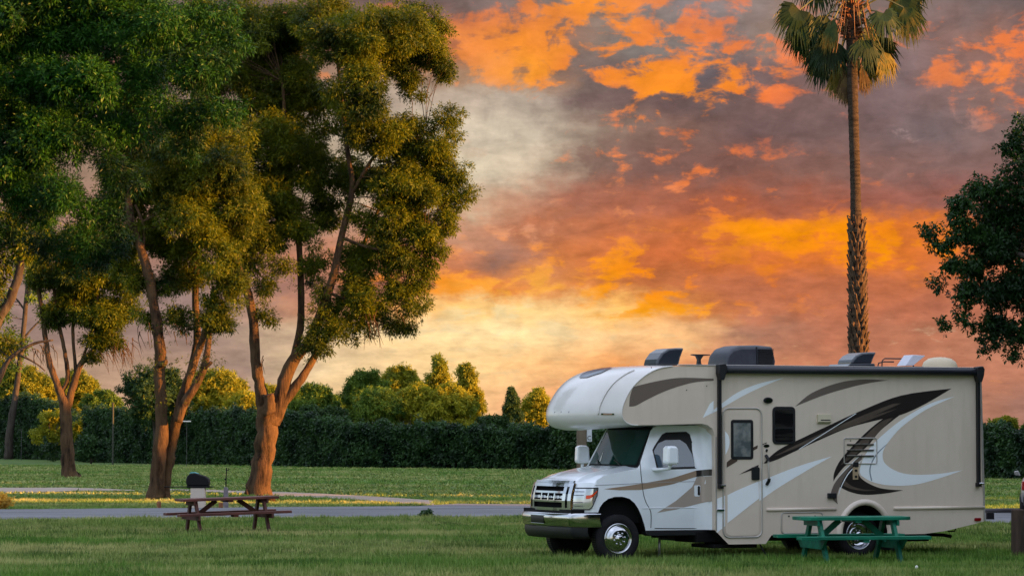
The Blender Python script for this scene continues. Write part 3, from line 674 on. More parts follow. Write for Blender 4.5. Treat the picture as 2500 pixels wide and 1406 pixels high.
# oak at the right edge
make_tree('oak_tree', 'dark leafy tree hanging in from the right edge beyond the rear of the motorhome', 60.0, (2960, 1310),
    [[(2960, 1330, 110), (2955, 1200, 84), (2940, 1000, 74), (2900, 800, 60), (2860, 600, 44), (2800, 400, 30)],
     [(2940, 950, 44), (2820, 800, 34), (2680, 700, 24), (2540, 640, 16), (2420, 600, 10), (2320, 580, 5)],
     [(2900, 800, 40), (2760, 600, 28), (2620, 480, 18), (2480, 430, 9)],
     [(2680, 720, 16), (2580, 800, 12), (2480, 820, 7), (2380, 790, 4)]],
    [(2490, 330, 24, 46, 0), (2497, 300, 18, 26, 0), (2470, 380, 34, 34, 0), (2450, 520, 60, 50, .5), (2400, 580, 70, 50, .5), (2470, 600, 70, 60, .6), (2450, 700, 70, 60, .5), (2380, 660, 50, 40, .4), (2490, 780, 50, 50, .5), (2300, 610, 26, 16, 0), (2530, 420, 70, 70, 0), (2430, 450, 56, 40, 0), (2370, 490, 56, 36, 0), (2480, 520, 80, 60, .3), (2360, 560, 66, 44, 0), (2270, 565, 34, 16, 0), (2290, 600, 26, 14, 0), (2430, 620, 90, 56, 0), (2320, 640, 36, 34, 0), (2285, 690, 20, 24, 0),
     (2500, 700, 70, 60, 0), (2400, 720, 66, 44, 0), (2310, 790, 18, 20, 0), (2350, 760, 30, 30, 0), (2450, 790, 60, 40, 0), (2500, 830, 50, 30, 0), (2420, 840, 34, 20, 0), (2470, 870, 26, 12, 0), (2390, 800, 30, 22, 0),
     (2620, 500, 90, 90, 0), (2620, 700, 100, 90, 0), (2720, 400, 120, 120, 0), (2800, 600, 130, 140, 0), (2900, 300, 140, 140, 0), (2740, 800, 100, 70, 0), (2950, 560, 140, 140, 0)],
    OAK, BARKG, 27, 130, 0.07, 0.036, (0.16, 0.36), filler=8, dens=1.5, twigs=200, leaflets=4)

# ---- trees beyond the hedge
def far_tree(name, label, D, cx, top, half, bottom, lm, seed, shape='round', n_per=150, group='trees beyond the hedge', L=0.17, sub=(0.3, 0.62), dens=1.7):
    rng = random.Random(seed); bl = []
    H_ = bottom - top
    if shape == 'cone':
        for k in range(6):
            f = (k + .5) / 6; wv_ = half * (0.22 + .85 * f ** 0.8)
            bl.append((cx + rng.uniform(-.08, .08) * half, top + H_ * f, wv_ * .9, H_ * .14, 0))
    else:
        bl.append((cx, top + H_ * .56, half * .92, H_ * .44, 0))
        for k in range(9):
            a = math.radians(200 + 140 * (k + rng.random()) / 9)
            bl.append((cx + math.cos(a) * half * .66, top + H_ * (.52 + .34 * math.sin(a)), half * rng.uniform(.24, .36), H_ * rng.uniform(.12, .2), rng.uniform(-.5, .5)))
    for k in range(16):      # sprays that break the outline
        u_ = rng.uniform(-1, 1); yy = (.02 + .42 * u_ * u_) if shape != 'cone' else (.02 + .8 * abs(u_) ** 1.2)
        bl.append((cx + u_ * half * .95, top + H_ * (yy + rng.uniform(-.03, .06)), half * .10, H_ * .06, rng.uniform(-.4, .4)))
    gy = 1063 + EYE * CAM_F / D
    limbs = [[(cx + 2, gy + 2, 12), (cx, (gy + bottom) / 2, 9), (cx - 2, bottom - H_ * .3, 7), (cx + 3, top + H_ * .35, 3)],
             [(cx, bottom - H_ * .15, 6), (cx - half * .3, top + H_ * .5, 4), (cx - half * .5, top + H_ * .3, 2)],
             [(cx, bottom - H_ * .2, 6), (cx + half * .3, top + H_ * .5, 4), (cx + half * .45, top + H_ * .3, 2)]]
    return make_tree(name, label, D, (cx, gy), limbs, bl, lm, BARKG, seed, n_per, L, L * .4, sub, group, dens, twigs=26, leaflets=4, filler=10, shell=.12)
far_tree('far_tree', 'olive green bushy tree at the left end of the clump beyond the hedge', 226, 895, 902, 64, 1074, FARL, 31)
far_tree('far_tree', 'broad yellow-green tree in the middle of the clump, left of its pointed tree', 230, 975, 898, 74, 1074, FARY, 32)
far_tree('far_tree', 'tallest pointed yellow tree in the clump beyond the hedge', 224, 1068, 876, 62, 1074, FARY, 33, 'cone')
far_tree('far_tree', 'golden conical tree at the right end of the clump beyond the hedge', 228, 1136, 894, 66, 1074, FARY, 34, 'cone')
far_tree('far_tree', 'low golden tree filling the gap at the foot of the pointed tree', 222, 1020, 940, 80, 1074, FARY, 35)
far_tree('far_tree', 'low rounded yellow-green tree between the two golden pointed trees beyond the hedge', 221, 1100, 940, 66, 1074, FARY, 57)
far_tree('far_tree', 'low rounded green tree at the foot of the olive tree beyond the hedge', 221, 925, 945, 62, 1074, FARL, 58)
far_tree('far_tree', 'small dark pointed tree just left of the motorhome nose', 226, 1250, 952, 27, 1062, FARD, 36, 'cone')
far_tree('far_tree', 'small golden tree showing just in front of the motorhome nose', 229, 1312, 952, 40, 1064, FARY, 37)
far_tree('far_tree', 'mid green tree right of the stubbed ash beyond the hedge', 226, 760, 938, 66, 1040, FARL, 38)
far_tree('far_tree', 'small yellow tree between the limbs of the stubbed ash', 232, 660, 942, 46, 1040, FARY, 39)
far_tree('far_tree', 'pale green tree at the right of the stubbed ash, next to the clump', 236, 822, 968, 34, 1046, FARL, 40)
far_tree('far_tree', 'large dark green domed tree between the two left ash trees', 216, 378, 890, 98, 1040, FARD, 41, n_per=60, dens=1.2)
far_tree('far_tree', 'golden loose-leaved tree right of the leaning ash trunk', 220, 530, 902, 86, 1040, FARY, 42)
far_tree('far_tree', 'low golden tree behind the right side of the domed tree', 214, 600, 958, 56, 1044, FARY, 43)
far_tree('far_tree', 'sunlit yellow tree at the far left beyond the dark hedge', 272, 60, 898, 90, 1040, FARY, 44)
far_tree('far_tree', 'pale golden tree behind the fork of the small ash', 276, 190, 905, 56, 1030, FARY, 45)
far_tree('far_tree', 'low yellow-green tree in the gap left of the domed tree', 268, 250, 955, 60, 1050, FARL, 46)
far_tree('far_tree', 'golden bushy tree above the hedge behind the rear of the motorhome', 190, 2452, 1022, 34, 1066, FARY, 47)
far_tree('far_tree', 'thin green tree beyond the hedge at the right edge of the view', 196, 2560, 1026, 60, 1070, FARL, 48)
# bushes
def bush(label, D, cx, top, half, bottom, lm, seed, L=.2, group=None, n=10, n_per=40):
    rng = random.Random(seed); bl = [(cx + rng.uniform(-.7, .7) * half, bottom - (bottom - top) * rng.uniform(.15, .8), half * .35, (bottom - top) * .22, rng.uniform(-.5, .5)) for _ in range(n)]
    return make_tree('bush', label, D, (cx, bottom), [[(cx, bottom + 1, 5), (cx, (top + bottom) / 2, 3)], [(cx, bottom, 4), (cx + half * .5, (top + bottom) / 2, 2)]],
                     bl, lm, BARKG, seed, n_per, L, L * .45, (0.3, 0.6), group, 1.0, 'bush', leaflets=4, twigs=14)
bush('dark rounded bush left of the slender pole, in front of the hedge', 238, 170, 1040, 70, 1126, HEDGEM, 51)
bush('yellow-green sunlit bush left of the small ash trunk', 236, 120, 1000, 44, 1075, FARY, 52)
bush('yellow-green sunlit bush right of the small ash trunk', 236, 205, 1010, 34, 1075, FARY, 53)
bush('dark low bush right of the small ash trunk at the foot of the hedge', 214, 222, 1066, 40, 1131, HEDGEM, 54)
bush('wispy weedy bush growing above the hedge right of the stubbed ash', 206, 790, 990, 60, 1036, FARD, 55)
bush('wispy bush standing above the hedge between the clump and the motorhome', 206, 1205, 1012, 40, 1052, FARD, 56)

# dry reeds on top of the hedge
def reeds(label, px0, px1, D, zb, n, seed):
    rng = random.Random(seed); root_x = at((px0 + px1) / 2, 1040, D)
    m = MB()
    for _ in range(n):
        p = at(rng.uniform(px0, px1), zb, D + rng.uniform(-.5, 1.5)); h_ = rng.uniform(.2, 1.1)
        e = p + Vector((rng.uniform(-.35, .35), 0, h_)); mid = (p + e) / 2 + Vector((rng.uniform(-.08, .08), 0, .03))
        m.tube([p - Vector((0, 0, .8)), mid, e], [.012, .011, .005], 3, False)
    tag(m.build('dry_reeds', mat('dry_stalk', lin((96, 84, 58)), 0.9)), label, 'reeds')
reeds('dry pale reeds poking above the hedge right of the stubbed ash', 690, 850, 206, 1040, 60, 1)
reeds('dry reeds poking above the hedge below the sunlit clump', 860, 1100, 199, 1050, 46, 2)

# unseen trees added on the right to block the low sun
def sun_block_tree(label, X, Y, H_, R_, seed, lm=OAK):
    rng = np.random.default_rng(seed); pr = random.Random(seed)
    root = empty('shade_tree', (X, Y, 0)); tag(root, label, 'tree', 'unseen trees added to block the sun')
    m = MB(); m.smooth = True
    m.tube([(0, 0, -.1), (.1, 0, H_ * .3), (-.1, .1, H_ * .8)], [.4, .28, .1], 12)
    for k in range(7):
        a = k * 0.9; z0 = H_ * (.2 + .08 * k)
        m.tube([(0, 0, z0), (math.cos(a) * R_ * .4, math.sin(a) * R_ * .4, z0 + .8), (math.cos(a) * R_ * .8, math.sin(a) * R_ * .8, z0 + 1.4)], [.14, .1, .04], 8)
    m.build('trunk', BARKG, root)
    n = 300
    q = nrm(rng.normal(size=(n, 3))) * rng.random(n)[:, None] ** .4
    C = np.array([0, 0, H_ * .52]) + q * np.array([R_, R_, H_ * .48]); C[:, 2] = np.maximum(C[:, 2], .5)
    V, F = leaves(C, rng.uniform(.6, 1.0, n), 30, .32, .17, rng, leaflets=4)
    fast_mesh('crown', V, F, lm, root)
    return root
proto = sun_block_tree('unseen leafy tree added at the right to block the low sun from the campsite', 16, 30, 8.5, 4.0, 70)
row = [(16 + 1.0 * k + (k % 2) * 1.5, 34 + 4.6 * k, rngk) for k, rngk in enumerate([1.0, .96, 1.04, 1.0, 1.06, 1.0, 1.05, 1.1, 1.05, 1.12])]
row += [(20.5 + 1.0 * k, 37 + 4.6 * k, 1.08) for k in range(9)]
row += [(39.5 + (k % 3) * 1.2, 85 + 5.2 * k, [1.05, .98, 1.10, 1.02][k % 4] * (1.3 if k > 6 else 1)) for k in range(24) if not 88 < 85 + 5.2 * k < 94]
for k, (X, Y, f) in enumerate(row):
    o = proto.copy(); COL.objects.link(o); o.location = (X, Y, 0); o.rotation_euler = (0, 0, k * 1.9); o.scale = (f, f, f)
    for ch in proto.children:
        c_ = ch.copy(); COL.objects.link(c_); c_.parent = o

# ---- fan palm
def make_palm():
    D = 90.0; s_ = CAM_F / D
    org = Vector((at(2098, 1200, D).x, D, 0)); root = empty('fan_palm', org)
    tag(root, 'tall fan palm with ragged leaf-base boots on its lower trunk, rising behind the motorhome', 'palm tree')
    def L_(px, py, dY=0): return at(px, py, D + dY) - org
    rng = random.Random(5)
    m = MB(); m.smooth = True
    pts = []; rad = []
    key = [(1260, 2100, 44), (1000, 2098, 42), (850, 2096, 38), (700, 2094, 34), (560, 2091, 30), (540, 2090, 27), (430, 2088, 25), (300, 2084, 25), (200, 2081, 26), (120, 2080, 27), (60, 2080, 30), (0, 2080, 24)]
    ys = np.linspace(1260, 0, 150)
    for i, y in enumerate(ys):
        x = np.interp(-y, [-k[0] for k in key], [k[1] for k in key]); wd = np.interp(-y, [-k[0] for k in key], [k[2] for k in key])
        pts.append(L_(x, y)); rad.append(wd / s_ / 2 * (1 + (0.035 if i % 2 else -0.02) + rng.uniform(-.02, .02)))
    PT = mat('palm_trunk', lin((76, 64, 54)), 0.92, spec=0.1, noise=[(3, lin((48, 40, 34)), 0.4, 0.65, 6, (1, 1, 6))], bump=(9, 1.0, 0.05, (1, 1, 6)))
    m.tube(pts, rad, 16); m.build('trunk', PT, root, recalc=False)
    # boots: cut leaf bases in crossing spirals
    m = MB()
    row = 0; y = 1250
    while y > 540:
        x = np.interp(-y, [-k[0] for k in key], [k[1] for k in key]); wd = np.interp(-y, [-k[0] for k in key], [k[2] for k in key])
        c0 = L_(x, y); r0 = wd / s_ / 2
        for k in range(9):
            a = 2 * math.pi * (k + .5 * (row % 2)) / 9 + .12 * row + rng.uniform(-.1, .1)
            o_ = Vector((math.cos(a), math.sin(a), 0)); tn = Vector((-math.sin(a), math.cos(a), 0))
            Lb = rng.uniform(.20, .34); wb = rng.uniform(.07, .10); st = rng.uniform(.05, .13)
            base = c0 + o_ * (r0 * .9); tipc = base + o_ * st + Vector((0, 0, Lb)) + tn * rng.uniform(-.04, .04)
            b = m.add([base - tn * wb - Vector((0, 0, .02)), base + tn * wb - Vector((0, 0, .02)), tipc + tn * wb * .45, tipc - tn * wb * .45 + Vector((0, 0, rng.uniform(-.05, .05))),
                       base - tn * wb * .6 + o_ * .05, base + tn * wb * .6 + o_ * .05, tipc + tn * wb * .3 + o_ * .035, tipc - tn * wb * .3 + o_ * .035])
            for q in ((0, 1, 2, 3), (4, 5, 6, 7), (0, 1, 5, 4), (1, 2, 6, 5), (2, 3, 7, 6), (3, 0, 4, 7)): m.face([b + i for i in q])
        y -= 15.5; row += 1
    m.build('leaf_bases', mat('palm_boot', lin((96, 78, 62)), 0.9, spec=0.1, noise=[(5, lin((50, 40, 32)), 0.4, 0.65, 5)], bump=(16, .6, .02)), root)
    # collar of fibre where boots end, and husk under the crown
    m = MB(); m.smooth = True
    for _ in range(70):
        a = rng.uniform(0, 6.28); c0 = L_(2091, 545 + rng.uniform(-10, 8)); o_ = Vector((math.cos(a), math.sin(a), 0))
        m.tube([c0 + o_ * .12, c0 + o_ * rng.uniform(.2, .28) + Vector((0, 0, rng.uniform(-.06, .12)))], [.03, .008], 4, False)
    m.build('fibre', mat('palm_fibre', lin((104, 62, 36)), 0.95), root); m = MB(); m.smooth = True
    for _ in range(120):
        a = rng.uniform(0, 6.28); c0 = L_(2080, rng.uniform(10, 95)); o_ = Vector((math.cos(a), math.sin(a), 0))
        m.tube([c0 + o_ * .14, c0 + o_ * rng.uniform(.26, .42) + Vector((0, 0, rng.uniform(-.1, .25)))], [.045, .015], 5, False)
    m.build('fibre', mat('palm_fibre', lin((104, 62, 36)), 0.95), root)
    GF = leafmat('palm_frond', lin((24, 44, 24)), lin((38, 58, 28)), lin((34, 46, 20)), .25, .45, .8)
    DF = leafmat('dead_frond', lin((112, 88, 58)), lin((136, 112, 70)), lin((84, 64, 44)), .3, .7, 1.5)
    DG = leafmat('ageing_frond', lin((104, 98, 44)), lin((132, 112, 50)), lin((60, 76, 36)), .35, .6, 1.5)
    hub = L_(2080, 30)
    def frond(tx, ty, R, dY, matl, spread=115, droop=.55, facing=None, petiole=True, seed=0):
        """fan blade whose middle is near photo point (tx,ty)"""
        r = random.Random(seed); c = L_(tx, ty, dY)
        h0 = hub + Vector((0, 0, r.uniform(-.7, .3)))
        d0 = (c - h0); d0.z *= .5
        out_ = d0.normalized()
        dn = (out_ * .55 + Vector((0, 0, -1))).normalized()       # blade hangs
        base = c - dn * R * .5
        f = Vector(facing) if facing else Vector((r.uniform(-.5, .5), -1, .2))
        side = dn.cross(f).normalized(); nn_ = side.cross(dn).normalized()
        m = MB()
        if petiole:
            mid = (h0 + base) / 2 + Vector((0, 0, .28 * (base - h0).length))
            pp = smoothpath([(h0, .035), (mid, .028), (base, .02)], 4)
            m.m = 1; m.tube([v for v, q in pp], [q for v, q in pp], 5, False); m.m = 0
        ns = 46
        for i in range(ns):
            a = math.radians((i / (ns - 1) - .5) * 2 * spread)
            sg = 1 if i % 2 else -1
            dr = (dn * math.cos(a) + side * math.sin(a)).normalized()
            Ls = R * (1.0 - .18 * abs(a / math.radians(spread)) ** 2) * r.uniform(.9, 1.08)
            wd = R * .036; cr = nn_.cross(dr).normalized() * wd
            p1 = base + dr * Ls * .36 + nn_ * (.05 * sg * R)
            p2 = base + dr * Ls * .72 + Vector((r.uniform(-.03, .03), r.uniform(-.03, .03), -droop * .16 * Ls))
            p3 = base + dr * Ls * .95 + Vector((r.uniform(-.08, .08), r.uniform(-.08, .08), -droop * r.uniform(.4, .7) * Ls))
            b = m.add([base, p1 - cr * 1.25, p1 + cr * 1.25, p2 - cr * .7, p2 + cr * .7, p3])
            m.face((b, b + 1, b + 2)); m.face((b + 1, b + 3, b + 4, b + 2)); m.face((b + 3, b + 5, b + 4))
        m.build('frond', [matl, mat('petiole', lin((92, 92, 50)), .6)], root, recalc=False)
    green = [(1935, 60, .95, -.4, 100), (1950, 95, .8, .5, 70), (2006, 70, .8, -.2, 60), (2020, 135, .9, -.1, 80), (1995, 150, .8, .8, 60), (2050, 150, .7, .5, 45), (2118, 130, .8, -.5, 80), (2152, 135, .85, .6, 90),
             (2172, 62, .8, -.5, 110), (2218, 30, .9, .2, 80), (2140, 120, .8, 1.1, 60), (1975, -15, .9, 0, 100), (2240, -30, .9, .8, 100), (2130, -70, .9, -.7, 100), (2030, -70, .9, -.6, 100), (2080, -110, 1.0, 0, 110), (2190, -90, .9, 0, 110),
             (1970, 110, .85, .9, 95), (2000, 175, .7, .2, 60), (2125, 95, .75, .9, 90)]
    for i, (x, y, R, dY, sp_) in enumerate(green): frond(x, y, R, dY, GF, spread=sp_, droop=.8, seed=i)
    for i, (x, y, R, dY, sp_) in enumerate([(2224, 50, .85, -.3, 50), (2125, 165, .7, .5, 35), (2028, 75, .75, -.4, 30), (2165, 155, .7, .3, 50), (2205, 5, .8, .5, 60), (2040, 190, .7, .2, 30)]):
        frond(x, y, R, dY, DG, spread=sp_, droop=1.0, seed=50 + i)
    for i, (x, y, R, dY) in enumerate([(2062, 215, .75, .12), (2054, 190, .8, .25), (2108, 190, .7, .1), (2070, 205, .7, .35), (2046, 165, .7, .3), (2085, 150, .8, .45)]):
        frond(x, y, R, dY, DF, spread=20, droop=.6, seed=80 + i, petiole=False)
    # old flower stalks and shreds round the heart
    m = MB()
    for _ in range(46):
        a = rng.uniform(0, 6.28); p = hub + Vector((0, 0, rng.uniform(-.5, .4))); ln = rng.uniform(.5, 1.3)
        q = p + Vector((math.cos(a) * ln * .5, math.sin(a) * ln * .5, .12)); e = p + Vector((math.cos(a) * ln * .8, math.sin(a) * ln * .8, -ln * .75))
        m.tube([p, q, e], [.02, .015, .005], 4, False)
    m.build('old_stalks', mat('old_stalk', lin((120, 84, 50)), .9), root)
make_palm()

# ================================================================== small things on the grass and by the road
def wood(name, col, col2, rough=.75): return mat(name, col, rough, spec=.3, noise=[(9, col2, .4, .68, 6, (.25, 1, 1)), (2, col2, .5, .8, 3)], bump=(26, .35, .004, (.2, 1, 1)))
def picnic_table(name, label, loc, rz, ry, L, m1, m2, style, W=.74):
    root = empty(name, loc, rz, 0, ry); tag(root, label, 'picnic table')
    # table top boards run along x
    nb = 5; bw = W / nb
    m = MB(); z = .74
    cut = .22 if style == 'clipped' else 0
    for i in range(nb):
        y0 = -W / 2 + i * bw + .004; y1 = y0 + bw - .008
        e = cut * .5 if i in (0, nb - 1) else 0
        m.prism([(-L / 2 + (e if i == 0 else 0), y0), (L / 2 - (e if i == 0 else 0), y0), (L / 2 - (e if i == nb - 1 else 0), y1), (-L / 2 + (e if i == nb - 1 else 0), y1)], z - .052, z, 'z')
    m.build('tabletop', m1, root, bevel=.006)
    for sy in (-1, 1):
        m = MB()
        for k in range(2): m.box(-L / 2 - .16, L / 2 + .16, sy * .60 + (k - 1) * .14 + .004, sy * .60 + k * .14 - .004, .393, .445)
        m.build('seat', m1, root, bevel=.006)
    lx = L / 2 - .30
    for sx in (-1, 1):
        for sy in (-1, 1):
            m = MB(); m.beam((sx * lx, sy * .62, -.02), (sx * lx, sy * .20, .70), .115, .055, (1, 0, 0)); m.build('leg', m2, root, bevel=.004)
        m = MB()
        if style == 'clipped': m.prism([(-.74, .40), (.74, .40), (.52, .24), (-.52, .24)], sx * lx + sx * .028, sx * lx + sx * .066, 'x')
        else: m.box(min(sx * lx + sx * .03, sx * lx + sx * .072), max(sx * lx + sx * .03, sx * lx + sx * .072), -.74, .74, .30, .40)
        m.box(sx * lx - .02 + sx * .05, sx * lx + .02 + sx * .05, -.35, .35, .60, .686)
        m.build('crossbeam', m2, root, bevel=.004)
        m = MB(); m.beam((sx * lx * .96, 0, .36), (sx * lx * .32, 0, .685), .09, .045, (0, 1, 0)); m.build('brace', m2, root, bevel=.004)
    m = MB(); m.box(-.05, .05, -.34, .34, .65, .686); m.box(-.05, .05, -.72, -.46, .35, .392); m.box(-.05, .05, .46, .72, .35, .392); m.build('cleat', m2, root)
    return root
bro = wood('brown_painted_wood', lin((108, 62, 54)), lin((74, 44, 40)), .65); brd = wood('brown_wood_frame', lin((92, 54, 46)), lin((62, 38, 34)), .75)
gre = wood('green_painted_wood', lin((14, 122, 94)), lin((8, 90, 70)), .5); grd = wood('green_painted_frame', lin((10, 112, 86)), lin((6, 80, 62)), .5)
D_ = 64.0
picnic_table('picnic_table', 'brown wooden picnic table standing on the near lawn at left', (at(556, 1300, D_).x, D_, .0), math.radians(20), math.radians(-1.5), 2.05, bro, brd, 'plain')
D_ = 48.9
picnic_table('picnic_table', 'green painted picnic table in front of the rear wheel of the motorhome', (at(2079, 1370, D_).x, D_, 0), math.radians(13), 0, 1.82, gre, grd, 'clipped')

# barbecue on its box stand
D_ = 86.3
def spot(px, D): return (at(px, 1240, D).x, D, 0)
root = empty('barbecue', spot(484, D_)); tag(root, 'black covered barbecue on a pale box stand beside the road', 'barbecue')
s_ = CAM_F / D_
blk = mat('black_enamel', lin((16, 15, 18)), .6, spec=.2)
m = MB(); m.box(-.20, .20, -.2, .2, 0, .56); m.build('stand', mat('pale_metal_box', lin((196, 182, 168)), .6), root, bevel=.01)
m = MB(); m.box(-.31, .31, -.22, .22, .563, .62); m.build('firebox', blk, root, bevel=.01)
m = MB(); m.prism([(-.31, .623), (-.33, .75), (-.30, .88), (-.22, .96), (-.08, .975), (.05, .93), (.2, .885), (.29, .82), (.32, .72), (.31, .623)], -.23, .23); m.build('lid', blk, root, bevel=.03)
m = MB(); m.prism([(-.24, .96), (-.2, 1.0), (-.1, 1.0), (.02, .955), (-.08, .98)], -.16, .1); m.build('cloth', mat('teal_cloth', lin((90, 160, 175)), .7), root, bevel=.006)
m = MB(); m.box(-.95, -.32, -.16, .14, .575, .60); m.build('side_shelf', blk, root)
m = MB(); m.box(.32, .42, -.16, .14, .575, .60); m.build('side_shelf', blk, root)
# water pedestal
D_ = 86.6
root = empty('water_standpipe', spot(551, D_)); tag(root, 'grey concrete pedestal with a thin black water pipe and tap, beside the barbecue', 'standpipe')
m = MB(); m.prism([(-.075, 0), (.075, 0), (.06, .56), (-.05, .58)], -.07, .07); m.build('pedestal', mat('grey_concrete', lin((128, 122, 128)), .9, noise=[(12, lin((104, 98, 102)), .4, .7, 4)]), root, bevel=.01)
m = MB(); m.tube([(.0, 0, .5), (.01, 0, .85), (.02, 0, 1.12)], .016, 8); m.build('pipe', blk, root)
m = MB(); m.tube([(.02, 0, 1.05), (.07, 0, 1.04), (.09, 0, 1.10)], .014, 6); m.build('tap', blk, root)
m = MB(); m.tube([(.0, 0, .80), (-.035, 0, .79)], .028, 8); m.build('valve', blk, root)
m = MB(); m.tube([(.005, 0, .7), (-.02, 0, .70)], .02, 8); m.build('valve', blk, root)
# stumps by the road
STW = mat('weathered_post', lin((150, 100, 62)), .9, noise=[(10, lin((96, 62, 44)), .4, .7, 5, (1, 1, .3))], bump=(14, .7, .02, (1, 1, .2)))
for px, hh, lb in [(388, .19, 'short wooden marker post at the foot of the left ash trunk'), (539, .16, 'short wooden marker post at the foot of the water pedestal')]:
    m = MB(); m.lathe([(0.001, hh), (.045, hh), (.06, hh - .02), (.065, 0)], 10, axis='z'); o = m.build('marker_post', STW, loc=spot(px, 86.1)); tag(o, lb, 'post', 'short wooden marker posts')
m = MB(); m.tube([(-.3, 0, -.05), (-.1, -.05, .12), (.15, 0, .15), (.3, .05, -.02)], [.1, .1, .09, .06], 8); m.tube([(0, 0, .1), (.2, -.1, .2)], [.06, .03], 6)
tag(m.build('tree_root', BARK, loc=(at(668, 1228, 96).x, 93, 0), smooth=True), 'twisted root stump beside the base of the stubbed ash', 'root')
# yellow flowering shrub at the left edge, small bush at the road edge
def shrub(label, px, D, w_, h_, lm, seed, n=26):
    rng = np.random.default_rng(seed); x, y, _ = spot(px, D); root = empty('shrub', (x, y, 0)); tag(root, label, 'shrub')
    C = rng.normal(size=(n, 3)) * np.array([w_ * .35, w_ * .35, h_ * .22]) + np.array([0, 0, h_ * .5]); C[:, 2] = np.clip(C[:, 2], .03, h_)
    V, F = leaves(C, np.full(n, .07), 16, .06, .035, rng, leaflets=4); fast_mesh('foliage', V, F, lm, root)
    m = MB()
    for i in range(6): m.tube([(0, 0, 0), tuple(C[i] * .9)], [.012, .006], 5, False)
    m.build('stems', BARKG, root)
shrub('small golden flowering shrub at the left edge beside the road', 4, 84.9, .34, .40, leafmat('flower_leaves', lin((200, 160, 60)), lin((220, 180, 80)), lin((150, 120, 50)), .3), 4, 40)
shrub('tiny dark green shrub on the near edge of the road, in front of the motorhome', 1041, 75.0, .14, .17, HEDGEM, 6, 14)
# slender pole and far fittings
X, Y = gd(66, 1122)
m = MB(); m.tube([(0, 0, 0), (0, 0, 2.5)], .03, 8); m.box(-.25, .1, -.05, .05, 2.48, 2.54); m.tube([(0, 0, 1.2), (0, -.12, 1.2)], .06, 8)
tag(m.build('slender_pole', mat('galvanised', lin((54, 56, 52)), .6), loc=(X, Y - 3, 0)), 'slender metal pole standing in front of the dark hedge at far left', 'pole')
p = at(285, 1020, 214)
m = MB(); m.tube([(0, 0, 0), (0, 0, p.z + 1.0)], .06, 8); m.box(-.09, .09, -.07, .07, p.z + 1.0, p.z + 1.05)
tag(m.build('utility_pole', mat('pole_grey', lin((58, 60, 50)), .85), loc=(p.x, 212, 0)), 'grey utility pole at the left side of the domed dark tree', 'pole')
p = at(456, 1028, 196)
root = empty('street_lamp', (p.x, 196, 0)); tag(root, 'small white-topped lamp in front of the hedge right of the leaning ash trunk', 'lamp')
m = MB(); m.tube([(0, 0, 0), (0, 0, p.z - .04)], .022, 8); m.build('pole', mat('dark_pole', lin((46, 50, 46)), .6), root)
m = MB(); m.box(-.32, .26, -.1, .1, p.z - .035, p.z + .035); m.build('lamp_head', mat('white_plastic', lin((225, 222, 215)), .5), root, bevel=.01)

# sign post behind the motorhome cab
D_ = 62.0; s_ = CAM_F / D_; x = at(1420, 1100, D_).x
root = empty('sign_post', (x, D_, 0)); tag(root, 'weathered wooden post with a small white sign, just behind the motorhome cab', 'sign post')
m = MB(); m.box(-.10, .10, -.08, .08, 0, 2.45); m.build('post', mat('weathered_wood', lin((118, 104, 88)), .9, noise=[(8, lin((84, 74, 62)), .4, .7, 6, (1, 1, .15))], bump=(20, .6, .01, (1, 1, .1))), root, bevel=.012)
m = MB(); m.box(.10, .205, -.06, -.045, 1.90, 2.30); sgn = m.build('sign', mat('white_sign', lin((205, 208, 215)), .5), root, bevel=.004)
def text(body, size, loc, rot, m_, parent, name='lettering', ext=.002):
    cu = bpy.data.curves.new(name, 'FONT'); cu.body = body; cu.size = size; cu.extrude = ext; cu.align_x = 'CENTER'; cu.align_y = 'CENTER'
    o = bpy.data.objects.new(name, cu); COL.objects.link(o)
    bpy.context.view_layer.update(); dg = bpy.context.evaluated_depsgraph_get()
    me = bpy.data.meshes.new_from_object(o.evaluated_get(dg)); bpy.data.objects.remove(o); me.materials.clear(); me.materials.append(m_)
    return link_mesh(name, me, parent, loc, rot)
ink = mat('dark_ink', lin((30, 36, 48)), .6)
text('09', .12, (.152, -.063, 2.20), (math.pi / 2, 0, 0), ink, sgn); text('C', .12, (.152, -.063, 1.97), (math.pi / 2, 0, 0), ink, sgn)
sgn.name = 'sign'

# bollard, log rail, block at the right
D_ = 51.2; p = at(2485, 1300, D_)
m = MB(); m.smooth = False; m.lathe([(.001, .80), (.095, .80), (.108, .785), (.112, .4), (.115, -.05)], 14, axis='z')
tag(m.build('bollard', mat('dark_post_wood', lin((74, 58, 48)), .92, noise=[(9, lin((46, 38, 34)), .4, .7, 6, (1, 1, .15))], bump=(20, .8, .012, (1, 1, .12))), loc=(p.x, D_, 0)), 'thick dark brown wooden bollard standing in the grass at the right edge', 'bollard')
D_ = 80.0; pa, pb = at(2380, 1246, D_), at(2560, 1247, D_)
root = empty('log_barrier', (pa.x, D_, 0)); tag(root, 'low grey log barrier running along the road behind the motorhome rear', 'barrier')
m = MB(); m.smooth = True; m.tube([(0, 0, pa.z - .0), ((pb.x - pa.x) / 2, 0, pa.z + .01), (pb.x - pa.x, 0, pb.z)], [.055, .06, .055], 12); m.build('log', mat('grey_log', lin((78, 74, 78)), .85, noise=[(6, lin((52, 48, 50)), .4, .7, 5, (.2, 1, 1))]), root)
for f in (.1, .62): m = MB(); m.box((pb.x - pa.x) * f - .06, (pb.x - pa.x) * f + .06, -.05, .05, -.02, pa.z - .04); m.build('foot', MATS['grey_log'], root)
D_ = 74.0; p = at(2417, 1265, D_)
m = MB(); m.box(-.09, .09, -.09, .09, 0, .17); m.box(-.07, .07, -.07, .07, .172, .19)
tag(m.build('utility_box', blk, loc=(p.x, D_, 0), bevel=.012), 'small black utility box on the grass behind the motorhome rear', 'box')
